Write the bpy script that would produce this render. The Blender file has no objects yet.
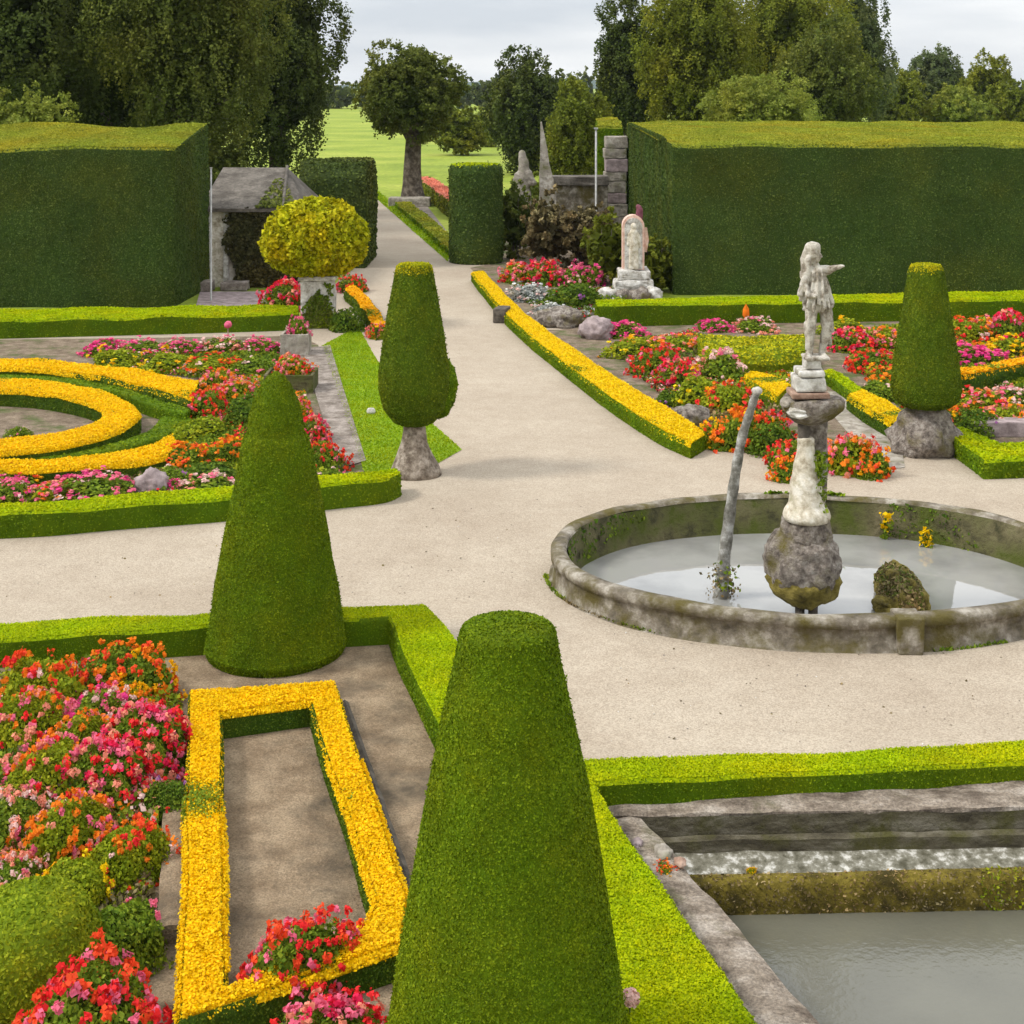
import bpy, bmesh, math, random
import numpy as np
from mathutils import Vector, noise as mnoise

random.seed(7)
rng = np.random.default_rng(11)
S = bpy.context.scene
COL = S.collection
F, HOR, CAMZ = 1500.0, 85.0, 7.0
R_ = math.radians


def P(px, py, z=0.0):
    """ground point (at height z) seen at photo position px, py"""
    d = F * (CAMZ - z) / (py - HOR)
    return ((px - 512.0) * d / F, d)


def PD(px, py, d):
    return ((px - 512.0) * d / F, d, CAMZ - (py - HOR) * d / F)


# ---------------------------------------------------------------- materials
def new_mat(name):
    m = bpy.data.materials.new(name)
    m.use_nodes = True
    nt = m.node_tree
    nt.nodes.clear()
    return m, nt, nt.nodes.new('ShaderNodeOutputMaterial')


def ramp(nt, stops):
    r = nt.nodes.new('ShaderNodeValToRGB')
    e = r.color_ramp.elements
    while len(e) < len(stops):
        e.new(0.5)
    for i, (p, c) in enumerate(stops):
        e[i].position = p
        e[i].color = (*c, 1)
    return r


def noise_tex(nt, scale, detail=4, rough=0.55, coord='Object'):
    tc = nt.nodes.new('ShaderNodeTexCoord')
    n = nt.nodes.new('ShaderNodeTexNoise')
    n.inputs['Scale'].default_value = scale
    n.inputs['Detail'].default_value = detail
    n.inputs['Roughness'].default_value = rough
    nt.links.new(tc.outputs[coord], n.inputs['Vector'])
    return n


def mixc(nt, fac, a, b, mode='MIX'):
    m = nt.nodes.new('ShaderNodeMix')
    m.data_type = 'RGBA'
    m.blend_type = mode
    for s, v in ((m.inputs[0], fac), (m.inputs[6], a), (m.inputs[7], b)):
        if isinstance(v, (int, float)):
            s.default_value = v
        elif isinstance(v, tuple):
            s.default_value = (*v, 1)
        else:
            nt.links.new(v, s)
    return m.outputs[2]


def leaf_mat(name, dark, mid, light, trans=0.25, patch=1.2, rough=0.6, patchamt=0.5, spec=0.06, tint=0.8):
    m, nt, out = new_mat(name)
    at = nt.nodes.new('ShaderNodeAttribute')
    at.attribute_name = 'rnd'
    r = ramp(nt, [(0.0, dark), (0.55, mid), (1.0, light)])
    nt.links.new(at.outputs['Fac'], r.inputs[0])
    n = noise_tex(nt, patch, 3)
    rr = ramp(nt, [(0.3, (0.62,) * 3), (0.7, (1.25,) * 3)])
    nt.links.new(n.outputs['Fac'], rr.inputs[0])
    c = mixc(nt, patchamt, r.outputs[0], rr.outputs[0], 'MULTIPLY')
    n2 = noise_tex(nt, patch * 0.55 + 0.1, 5, 0.6)
    r2 = ramp(nt, [(0.36, (0.88, 1.0, 0.95)), (0.5, (1.0, 1.0, 1.0)), (0.68, (1.32, 1.08, 0.8))])
    nt.links.new(n2.outputs['Fac'], r2.inputs[0])
    c = mixc(nt, tint, c, r2.outputs[0], 'MULTIPLY')
    b = nt.nodes.new('ShaderNodeBsdfPrincipled')
    b.inputs['Roughness'].default_value = rough
    b.inputs['Specular IOR Level'].default_value = spec
    t = nt.nodes.new('ShaderNodeBsdfTranslucent')
    nt.links.new(c, b.inputs['Base Color'])
    nt.links.new(c, t.inputs['Color'])
    mx = nt.nodes.new('ShaderNodeMixShader')
    mx.inputs[0].default_value = trans
    nt.links.new(b.outputs[0], mx.inputs[1])
    nt.links.new(t.outputs[0], mx.inputs[2])
    nt.links.new(mx.outputs[0], out.inputs[0])
    return m


def rough_mat(name, stops, scale=3.0, detail=8, rough=0.9, bump=0.5, bdist=0.02, bscale=25.0,
              moss=None, moss_scale=1.5, moss_lim=(0.5, 0.62), speck=None, stretch=None):
    """mottled mineral surface: noise ramp, optional moss / lichen patches and a bump"""
    m, nt, out = new_mat(name)
    n = noise_tex(nt, scale, detail, 0.66)
    if stretch:
        mp_ = nt.nodes.new('ShaderNodeMapping')
        mp_.inputs['Scale'].default_value = stretch
        l_ = n.inputs['Vector'].links[0]
        src = l_.from_socket
        nt.links.remove(l_)
        nt.links.new(src, mp_.inputs[0])
        nt.links.new(mp_.outputs[0], n.inputs['Vector'])
    r = ramp(nt, [(0.5 + (p_ - 0.5) * 0.62, c_) for p_, c_ in stops])
    nt.links.new(n.outputs['Fac'], r.inputs[0])
    c = r.outputs[0]
    if speck:
        v = noise_tex(nt, speck[0], 2, 0.7)
        vr = ramp(nt, [(0.32, (1 - speck[1],) * 3), (0.68, (1 + speck[1],) * 3)])
        nt.links.new(v.outputs['Fac'], vr.inputs[0])
        c = mixc(nt, 1.0, c, vr.outputs[0], 'MULTIPLY')
    if moss:
        mn = noise_tex(nt, moss_scale, 7, 0.65)
        mr = ramp(nt, [(moss_lim[0], (0, 0, 0)), (moss_lim[1], (1, 1, 1))])
        nt.links.new(mn.outputs['Fac'], mr.inputs[0])
        c = mixc(nt, mr.outputs[0], c, moss)
    b = nt.nodes.new('ShaderNodeBsdfPrincipled')
    b.inputs['Roughness'].default_value = rough
    b.inputs['Specular IOR Level'].default_value = 0.25
    nt.links.new(c, b.inputs['Base Color'])
    bn = noise_tex(nt, bscale, 6, 0.7)
    bp = nt.nodes.new('ShaderNodeBump')
    bp.inputs['Strength'].default_value = bump
    bp.inputs['Distance'].default_value = bdist
    nt.links.new(bn.outputs['Fac'], bp.inputs['Height'])
    nt.links.new(bp.outputs[0], b.inputs['Normal'])
    nt.links.new(b.outputs[0], out.inputs[0])
    return m


def water_mat(name, base, rough=0.04, wave=0.15, wscale=5.0, ior=1.4, dark=0.55):
    m, nt, out = new_mat(name)
    b = nt.nodes.new('ShaderNodeBsdfPrincipled')
    n = noise_tex(nt, 0.7, 5)
    r = ramp(nt, [(0.38, tuple(x * dark for x in base)), (0.56, base)])  # darker noise patches painted in place of dark reflections
    nt.links.new(n.outputs['Fac'], r.inputs[0])
    nt.links.new(r.outputs[0], b.inputs['Base Color'])
    b.inputs['Roughness'].default_value = rough
    b.inputs['IOR'].default_value = ior
    b.inputs['Specular IOR Level'].default_value = 0.5
    bn = noise_tex(nt, wscale, 3)
    bp = nt.nodes.new('ShaderNodeBump')
    bp.inputs['Strength'].default_value = wave
    bp.inputs['Distance'].default_value = 0.02
    nt.links.new(bn.outputs['Fac'], bp.inputs['Height'])
    nt.links.new(bp.outputs[0], b.inputs['Normal'])
    nt.links.new(b.outputs[0], out.inputs[0])
    return m


M = {}
# clipped greens
M['yew'] = leaf_mat('yew', (0.044, 0.073, 0.015), (0.078, 0.116, 0.023), (0.13, 0.172, 0.036), 0.15, 0.5)
M['cone'] = leaf_mat('cone_green', (0.08, 0.13, 0.003), (0.128, 0.19, 0.004), (0.21, 0.275, 0.008), 0.2, 2.2, patchamt=0.45)
M['cone_dark'] = leaf_mat('cone_dark_green', (0.07, 0.112, 0.006), (0.112, 0.162, 0.008), (0.19, 0.235, 0.014), 0.2, 2.0)
M['tip'] = leaf_mat('golden_tips', (0.26, 0.27, 0.006), (0.46, 0.42, 0.008), (0.62, 0.54, 0.012), 0.3, 3)
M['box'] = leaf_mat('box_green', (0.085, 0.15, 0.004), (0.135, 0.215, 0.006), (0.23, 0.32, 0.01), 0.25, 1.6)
M['lime'] = leaf_mat('lime_lit_top', (0.27, 0.36, 0.001), (0.39, 0.47, 0.001), (0.5, 0.55, 0.002), 0.3, 1.6, patchamt=0.4)  # hedge tops: own lime growth, plus overhead light put into the colour
M['softtop'] = leaf_mat('soft_top_green', (0.2, 0.225, 0.018), (0.3, 0.315, 0.026), (0.4, 0.4, 0.045), 0.3, 0.6)  # tall hedge tops: golden growth, brightened in colour for light from above
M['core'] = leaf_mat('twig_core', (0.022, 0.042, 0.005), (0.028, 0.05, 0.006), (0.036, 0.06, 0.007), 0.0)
# trees
M['oak'] = leaf_mat('olive_leaves', (0.06, 0.08, 0.014), (0.122, 0.148, 0.025), (0.22, 0.245, 0.05), 0.25, 0.25)
M['darkleaf'] = leaf_mat('dark_leaves', (0.036, 0.052, 0.012), (0.075, 0.1, 0.02), (0.15, 0.185, 0.04), 0.2, 0.3)
M['midleaf'] = leaf_mat('mid_leaves', (0.095, 0.115, 0.012), (0.185, 0.21, 0.022), (0.32, 0.335, 0.042), 0.3, 0.25)
M['paleleaf'] = leaf_mat('pale_leaves', (0.14, 0.18, 0.024), (0.235, 0.275, 0.04), (0.35, 0.375, 0.07), 0.3, 0.4)
M['blueleaf'] = leaf_mat('blue_green_leaves', (0.065, 0.09, 0.032), (0.12, 0.152, 0.055), (0.21, 0.235, 0.09), 0.25, 0.3)
M['goldleaf'] = leaf_mat('golden_leaves', (0.24, 0.25, 0.005), (0.45, 0.43, 0.008), (0.66, 0.6, 0.02), 0.3, 2.0)
M['dryleaf'] = leaf_mat('dry_brown_leaves', (0.085, 0.065, 0.03), (0.2, 0.15, 0.068), (0.36, 0.28, 0.14), 0.2, 1.0)
M['ivy'] = leaf_mat('dark_ivy', (0.03, 0.028, 0.011), (0.06, 0.055, 0.02), (0.11, 0.095, 0.035), 0.15, 1.0)
# bedding foliage
M['bedleaf'] = leaf_mat('bedding_leaves', (0.085, 0.14, 0.012), (0.16, 0.235, 0.016), (0.28, 0.35, 0.03), 0.3, 3)
M['limeleaf'] = leaf_mat('lime_bedding_leaves', (0.14, 0.19, 0.008), (0.25, 0.3, 0.012), (0.38, 0.41, 0.022), 0.3, 3)
M['deepleaf'] = leaf_mat('deep_bedding_leaves', (0.05, 0.095, 0.01), (0.095, 0.16, 0.013), (0.18, 0.25, 0.022), 0.3, 3)
M['greyleaf'] = leaf_mat('silver_leaves', (0.22, 0.23, 0.21), (0.36, 0.36, 0.34), (0.5, 0.5, 0.48), 0.2, 3)


def petal(name, c, var=0.75):
    d = tuple(x * 0.74 for x in c)
    l = tuple(min(0.9, x * 1.12 + 0.012) for x in c)
    return leaf_mat(name, d, c, l, 0.3, 6, 0.5, 0.25, 0.06, 0.15)


PET = {k: petal('petals_' + k, v) for k, v in dict(
    red=(0.82, 0.032, 0.034), crimson=(0.80, 0.024, 0.10), pink=(0.85, 0.17, 0.28), magenta=(0.80, 0.06, 0.27),
    orange=(0.88, 0.23, 0.014), scarlet=(0.86, 0.09, 0.026), salmon=(0.85, 0.31, 0.21), yellow=(0.90, 0.565, 0.002),
    gold=(0.88, 0.45, 0.004), palepink=(0.82, 0.55, 0.50), white=(0.82, 0.82, 0.78), purple=(0.36, 0.14, 0.36),
    lemon=(0.86, 0.60, 0.004)).items()}

M['gravel'] = None


def gravel_mat():
    m, nt, out = new_mat('gravel')
    big = noise_tex(nt, 0.35, 5, 0.6)
    r1 = ramp(nt, [(0.3, (0.335, 0.278, 0.213)), (0.7, (0.405, 0.347, 0.272))])
    nt.links.new(big.outputs['Fac'], r1.inputs[0])
    tc = nt.nodes.new('ShaderNodeTexCoord')
    v = nt.nodes.new('ShaderNodeTexVoronoi')
    v.inputs['Scale'].default_value = 62
    nt.links.new(tc.outputs['Object'], v.inputs['Vector'])
    sep = nt.nodes.new('ShaderNodeSeparateColor')
    nt.links.new(v.outputs['Color'], sep.inputs[0])
    r2 = ramp(nt, [(0.0, (0.72, 0.69, 0.66)), (0.5, (1.0, 1.0, 1.0)), (1.0, (1.25, 1.24, 1.23))])
    nt.links.new(sep.outputs[0], r2.inputs[0])
    c = mixc(nt, 0.75, r1.outputs[0], r2.outputs[0], 'MULTIPLY')
    med = noise_tex(nt, 2.3, 8, 0.7)
    r3 = ramp(nt, [(0.3, (0.90, 0.88, 0.86)), (0.6, (1.04, 1.04, 1.04))])
    nt.links.new(med.outputs['Fac'], r3.inputs[0])
    c = mixc(nt, 0.8, c, r3.outputs[0], 'MULTIPLY')
    b = nt.nodes.new('ShaderNodeBsdfPrincipled')
    b.inputs['Roughness'].default_value = 0.95
    b.inputs['Specular IOR Level'].default_value = 0.15
    nt.links.new(c, b.inputs['Base Color'])
    bp = nt.nodes.new('ShaderNodeBump')
    bp.inputs['Strength'].default_value = 0.6
    bp.inputs['Distance'].default_value = 0.006
    nt.links.new(v.outputs['Distance'], bp.inputs['Height'])
    bp.invert = True
    nt.links.new(bp.outputs[0], b.inputs['Normal'])
    nt.links.new(b.outputs[0], out.inputs[0])
    return m


M['gravel'] = gravel_mat()
M['soil'] = rough_mat('soil', [(0.3, (0.195, 0.136, 0.082)), (0.7, (0.335, 0.250, 0.160))], 2.5, 9, 0.95, 1.0, 0.04, 22, speck=(60, 0.35),
                      moss=(0.105, 0.082, 0.055), moss_scale=0.9, moss_lim=(0.50, 0.66))
M['bedsoil'] = rough_mat('bed_soil', [(0.3, (0.13, 0.094, 0.062)), (0.7, (0.26, 0.20, 0.14))], 3, 9, 0.95, 1.0, 0.05, 16, speck=(40, 0.35),
                         moss=(0.07, 0.10, 0.02), moss_scale=1.2, moss_lim=(0.5, 0.65))
M['field'] = rough_mat('field_grass', [(0.3, (0.165, 0.225, 0.020)), (0.5, (0.225, 0.285, 0.027)), (0.7, (0.29, 0.33, 0.045))], 0.09, 9, 0.9, 0.6, 0.15, 5,
                       speck=(2.2, 0.22))
M['lawn'] = rough_mat('lawn_turf', [(0.3, (0.15, 0.25, 0.006)), (0.7, (0.22, 0.33, 0.008))], 2, 8, 0.9, 0.7, 0.03, 60, speck=(45, 0.3))
M['blade'] = leaf_mat('grass_blades', (0.16, 0.265, 0.003), (0.26, 0.375, 0.005), (0.38, 0.47, 0.012), 0.35, 1.2, patchamt=0.35)
M['stone'] = rough_mat('weathered_stone', [(0.3, (0.20, 0.175, 0.14)), (0.52, (0.34, 0.30, 0.25)), (0.7, (0.50, 0.46, 0.40))], 5, 10, 0.9, 0.9, 0.03, 18,
                       moss=(0.10, 0.10, 0.03), moss_scale=2.5, moss_lim=(0.52, 0.68))
M['rimstone'] = rough_mat('basin_stone', [(0.25, (0.075, 0.062, 0.042)), (0.5, (0.20, 0.17, 0.13)), (0.72, (0.42, 0.38, 0.32))], 3.2, 11, 0.9, 1.0, 0.04, 14,
                          moss=(0.105, 0.085, 0.024), moss_scale=1.9, moss_lim=(0.44, 0.62))
M['rimmoss'] = rough_mat('mossy_basin_stone', [(0.3, (0.05, 0.047, 0.02)), (0.5, (0.12, 0.105, 0.05)), (0.7, (0.22, 0.18, 0.11))], 3.2, 11, 0.9, 1.0, 0.05, 14,
                         moss=(0.07, 0.085, 0.012), moss_scale=1.6, moss_lim=(0.42, 0.58))
M['paving'] = rough_mat('grey_pink_paving', [(0.3, (0.13, 0.105, 0.085)), (0.5, (0.215, 0.18, 0.15)), (0.7, (0.32, 0.275, 0.24))], 3, 10, 0.9, 0.8, 0.03, 20, speck=(26, 0.25))
M['coping'] = rough_mat('pond_coping', [(0.3, (0.13, 0.10, 0.075)), (0.5, (0.27, 0.22, 0.17)), (0.7, (0.42, 0.36, 0.30))], 2.6, 11, 0.92, 1.0, 0.05, 16, speck=(38, 0.35), stretch=(0.9, 1.5, 1.0),
                        moss=(0.10, 0.095, 0.035), moss_scale=1.3, moss_lim=(0.55, 0.72))
M['pondwall'] = rough_mat('wet_pond_wall', [(0.3, (0.045, 0.037, 0.022)), (0.5, (0.105, 0.09, 0.056)), (0.7, (0.19, 0.17, 0.125))], 3, 10, 0.7, 1.0, 0.05, 16, stretch=(0.7, 1.0, 2.6), moss=(0.075, 0.07, 0.018), moss_scale=2.4, moss_lim=(0.5, 0.66))
M['moss'] = rough_mat('ochre_moss', [(0.3, (0.065, 0.05, 0.01)), (0.5, (0.15, 0.115, 0.014)), (0.7, (0.26, 0.20, 0.03))], 5, 10, 0.95, 1.0, 0.06, 26)
M['ledge'] = rough_mat('wet_ledge', [(0.28, (0.07, 0.064, 0.04)), (0.52, (0.19, 0.178, 0.135)), (0.70, (0.55, 0.53, 0.48))], 8, 10, 0.35, 0.8, 0.02, 20)
M['white'] = rough_mat('white_stone', [(0.25, (0.22, 0.195, 0.16)), (0.5, (0.50, 0.475, 0.43)), (0.7, (0.68, 0.66, 0.62))], 6, 9, 0.8, 0.6, 0.02, 22,
                       moss=(0.26, 0.235, 0.17), moss_scale=5, moss_lim=(0.55, 0.75))
M['cream'] = rough_mat('cream_stone', [(0.25, (0.30, 0.25, 0.17)), (0.5, (0.60, 0.54, 0.43)), (0.7, (0.76, 0.72, 0.64))], 6, 10, 0.75, 0.8, 0.03, 18, moss=(0.33, 0.30, 0.19), moss_scale=4, moss_lim=(0.54, 0.72))
M['statue'] = rough_mat('lichened_marble', [(0.22, (0.10, 0.075, 0.05)), (0.42, (0.36, 0.315, 0.255)), (0.6, (0.60, 0.56, 0.49))], 7, 10, 0.85, 1.0, 0.03, 26)
M['rock'] = rough_mat('rough_rock', [(0.3, (0.11, 0.09, 0.075)), (0.5, (0.25, 0.21, 0.175)), (0.7, (0.42, 0.375, 0.33))], 9, 12, 0.95, 1.0, 0.08, 16,
                      moss=(0.13, 0.105, 0.02), moss_scale=2.2, moss_lim=(0.50, 0.66))
M['mossrock'] = rough_mat('mossy_rock', [(0.3, (0.07, 0.055, 0.014)), (0.5, (0.17, 0.135, 0.026)), (0.7, (0.30, 0.24, 0.06))], 4, 11, 0.95, 1.0, 0.08, 14)
M['purplestone'] = rough_mat('purple_stone', [(0.3, (0.20, 0.155, 0.15)), (0.7, (0.40, 0.32, 0.315))], 4, 8, 0.9, 0.6, 0.03, 18)
M['darkstone'] = rough_mat('dark_stone', [(0.3, (0.055, 0.046, 0.036)), (0.7, (0.14, 0.118, 0.094))], 5, 8, 0.9, 0.8, 0.03, 18)
M['bark'] = rough_mat('bark', [(0.3, (0.05, 0.038, 0.028)), (0.5, (0.10, 0.08, 0.06)), (0.7, (0.19, 0.16, 0.125))], 4, 9, 0.95, 1.0, 0.08, 9)
M['stump'] = rough_mat('grey_stump', [(0.3, (0.12, 0.09, 0.065)), (0.5, (0.26, 0.21, 0.16)), (0.7, (0.44, 0.37, 0.30))], 7, 10, 0.9, 1.0, 0.05, 18)
M['pipe'] = rough_mat('grey_pipe', [(0.25, (0.085, 0.08, 0.062)), (0.5, (0.21, 0.20, 0.175)), (0.7, (0.42, 0.415, 0.39))], 7, 9, 0.6, 0.7, 0.02, 30)
M['slate'] = rough_mat('roof_slate', [(0.3, (0.075, 0.064, 0.052)), (0.7, (0.165, 0.145, 0.122))], 1.6, 10, 0.85, 0.7, 0.04, 10, speck=(9, 0.25))
M['plaster'] = rough_mat('old_plaster', [(0.3, (0.30, 0.245, 0.19)), (0.5, (0.50, 0.44, 0.36)), (0.7, (0.66, 0.62, 0.56))], 2.5, 10, 0.9, 0.7, 0.03, 14)
M['wood'] = rough_mat('dark_wood', [(0.3, (0.05, 0.035, 0.025)), (0.7, (0.12, 0.09, 0.065))], 6, 6)
M['metal'] = rough_mat('grey_post', [(0.3, (0.30, 0.30, 0.28)), (0.7, (0.46, 0.45, 0.43))], 6, 6, 0.6)
M['maroon'] = rough_mat('maroon_stone', [(0.3, (0.12, 0.035, 0.05)), (0.7, (0.21, 0.075, 0.10))], 8, 5)
M['blush'] = rough_mat('blush_stone', [(0.3, (0.62, 0.36, 0.27)), (0.7, (0.76, 0.58, 0.49))], 6, 5)
M['hill'] = rough_mat('wooded_hill', [(0.35, (0.035, 0.06, 0.04)), (0.65, (0.055, 0.085, 0.06))], 0.012, 8, 1.0, 0.0)
M['wetwater'] = water_mat('basin_water', (0.31, 0.305, 0.285), 0.012, 0.05, 2.5, 2.3, 0.7)  # pale base colour stands in for the sky's reflection
M['pondwater'] = water_mat('pond_water', (0.125, 0.120, 0.090), 0.10, 0.20, 16.0, 1.6, 0.85)
M['terracotta'] = rough_mat('terracotta', [(0.3, (0.22, 0.13, 0.09)), (0.7, (0.42, 0.29, 0.22))], 6, 6)


# ---------------------------------------------------------------- mesh helpers
def nz(p, scale, seed=0, octs=3):
    """smooth pseudo-noise, vectorised (sum of sines)"""
    r = np.random.default_rng(1000 + seed)
    o = np.zeros(len(p))
    a = 1.0
    for k in range(octs):
        for j in range(3):
            d = r.normal(size=3)
            d /= np.linalg.norm(d)
            o += a * np.sin(p @ d * scale * (2 ** k) * r.uniform(0.7, 1.3) + r.uniform(0, 6.28))
        a *= 0.55
    return o / 3.0


class MB:
    """collects vertices and polygons with material slot and a random value per face"""

    def __init__(self):
        self.v, self.q, self.t, self.n = [], [], [], 0
        self.mats = []

    def slot(self, m):
        if m not in self.mats:
            self.mats.append(m)
        return self.mats.index(m)

    def add(self, V, Fq, mat, rnd=None, smooth=True):
        V = np.asarray(V, float)
        s = self.slot(mat)
        for f in ((Fq,) if isinstance(Fq, np.ndarray) else (np.array([x for x in Fq if len(x) == 4]), np.array([x for x in Fq if len(x) == 3]))):
            if len(f) == 0:
                continue
            f = np.asarray(f, int)
            rr = rng.random(len(f)) if rnd is None else np.broadcast_to(rnd, (len(f),)).astype(float)
            (self.q if f.shape[1] == 4 else self.t).append((f + self.n, np.full(len(f), s), rr, np.full(len(f), smooth)))
        self.v.append(V)
        self.n += len(V)

    def build(self, name, parent=None, loc=None, recenter=False):
        me = self.mesh(name, loc)
        o = bpy.data.objects.new(name, me)
        COL.objects.link(o)
        if loc is not None:
            o.location = loc
        if parent:
            o.parent = parent
            if loc is not None:
                o.location = (0, 0, 0)
        return o

    def mesh(self, name, loc=None):
        V = np.concatenate(self.v)
        if loc is not None:
            V = V - np.array(loc)
        me = bpy.data.meshes.new(name)
        groups = [g for g in (self.q, self.t) if g]
        loops, sizes, mi, rv, sm = [], [], [], [], []
        for g in groups:
            f = np.concatenate([x[0] for x in g])
            loops.append(f.ravel())
            sizes.append(np.full(len(f), f.shape[1]))
            mi.append(np.concatenate([x[1] for x in g]))
            rv.append(np.concatenate([x[2] for x in g]))
            sm.append(np.concatenate([x[3] for x in g]))
        loops, sizes = np.concatenate(loops), np.concatenate(sizes)
        mi, rv, sm = np.concatenate(mi), np.concatenate(rv), np.concatenate(sm)
        me.vertices.add(len(V))
        me.vertices.foreach_set('co', V.ravel().astype(np.float32))
        me.loops.add(len(loops))
        me.loops.foreach_set('vertex_index', loops.astype(np.int32))
        me.polygons.add(len(sizes))
        me.polygons.foreach_set('loop_start', (np.cumsum(sizes) - sizes).astype(np.int32))
        me.polygons.foreach_set('material_index', mi.astype(np.int32))
        me.polygons.foreach_set('use_smooth', sm.astype(bool))
        at = me.attributes.new('rnd', 'FLOAT', 'FACE')
        at.data.foreach_set('value', rv.astype(np.float32))
        for m in self.mats:
            me.materials.append(m)
        me.update(calc_edges=True)
        me.validate()
        return me


def tag(o, label=None, cat=None, group=None, kind=None):
    if label:
        o['label'] = label
    if cat:
        o['category'] = cat
    if group:
        o['group'] = group
    if kind:
        o['kind'] = kind
    return o


def empty(name, loc, label=None, cat=None, group=None, rz=0):
    o = bpy.data.objects.new(name, None)
    o.empty_display_size = 0.2
    COL.objects.link(o)
    o.location = loc
    o.rotation_euler = (0, 0, rz)
    return tag(o, label, cat, group)


def tris(V, Fq):
    out = []
    for f in Fq:
        for i in range(1, len(f) - 1):
            out.append((f[0], f[i], f[i + 1]))
    return np.array(out)


def sample(V, Fq, n, keep=None):
    V = np.asarray(V, float)
    T = Fq if isinstance(Fq, np.ndarray) and Fq.shape[1] == 3 else tris(V, Fq)
    a, b, c = V[T[:, 0]], V[T[:, 1]], V[T[:, 2]]
    N = np.cross(b - a, c - a)
    A = np.linalg.norm(N, axis=1)
    Nn = N / np.maximum(A, 1e-9)[:, None]
    if keep is not None:
        A = A * keep(Nn, (a + b + c) / 3)
    k = rng.choice(len(T), n, p=A / A.sum())
    u, w = rng.random(n), rng.random(n)
    fl = u + w > 1
    u[fl], w[fl] = 1 - u[fl], 1 - w[fl]
    p = a[k] + (b[k] - a[k]) * u[:, None] + (c[k] - a[k]) * w[:, None]
    return p, Nn[k]


def area(V, Fq):
    V = np.asarray(V, float)
    T = tris(V, Fq)
    return 0.5 * np.linalg.norm(np.cross(V[T[:, 1]] - V[T[:, 0]], V[T[:, 2]] - V[T[:, 0]]), axis=1).sum()


def unit(v):
    return v / np.maximum(np.linalg.norm(v, axis=1), 1e-9)[:, None]


def leaves(mb, p, n, size, mat, out=0.5, wide=0.36, rnd=None, sv=0.3):
    """one small bent leaf (diamond quad) per point; out = how far it stands off the surface"""
    k = len(p)
    if k == 0:
        return
    r = unit(rng.normal(size=(k, 3)))
    tan = unit(r - (r * n).sum(1)[:, None] * n)
    ax = unit(tan + n * (out + 0.35 * rng.normal(size=(k, 1))))
    nn = unit(n + 0.55 * rng.normal(size=(k, 3)))
    sd = unit(np.cross(ax, nn))
    s = (size * (1 + sv * rng.normal(size=k))).clip(size * 0.4, size * 1.9)[:, None]
    V = np.empty((k, 4, 3))
    V[:, 0] = p - ax * s * 0.35
    V[:, 1] = p + ax * s * 0.15 + sd * s * wide
    V[:, 2] = p + ax * s * 0.65
    V[:, 3] = p + ax * s * 0.15 - sd * s * wide
    mb.add(V.reshape(-1, 3), np.arange(4 * k).reshape(k, 4), mat, rnd, smooth=False)


def resample(L, R, step, closed):
    L, R = [np.array(x, float) for x in L], [np.array(x, float) for x in R]
    if closed:
        L.append(L[0])
        R.append(R[0])
    oL, oR = [], []
    for i in range(len(L) - 1):
        ln = max(np.linalg.norm(L[i + 1] - L[i]), np.linalg.norm(R[i + 1] - R[i]))
        m = max(1, int(math.ceil(ln / step)))
        for j in range(m):
            t = j / m
            oL.append(L[i] * (1 - t) + L[i + 1] * t)
            oR.append(R[i] * (1 - t) + R[i + 1] * t)
    if not closed:
        oL.append(L[-1])
        oR.append(R[-1])
    return oL, oR


def smooth_line(pts, n=8, closed=False):
    """Catmull-Rom through the points"""
    pts = [np.array(p, float) for p in pts]
    k = len(pts)
    out = []
    for i in range(k if closed else k - 1):
        g = (lambda j: pts[j % k]) if closed else (lambda j: pts[min(max(j, 0), k - 1)])
        p0, p1, p2, p3 = g(i - 1), g(i), g(i + 1), g(i + 2)
        for j in range(n):
            t = j / n
            out.append(0.5 * ((2 * p1) + (p2 - p0) * t + (2 * p0 - 5 * p1 + 4 * p2 - p3) * t * t + (3 * p1 - p0 - 3 * p2 + p3) * t ** 3))
    if not closed:
        out.append(pts[-1])
    return out


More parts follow.
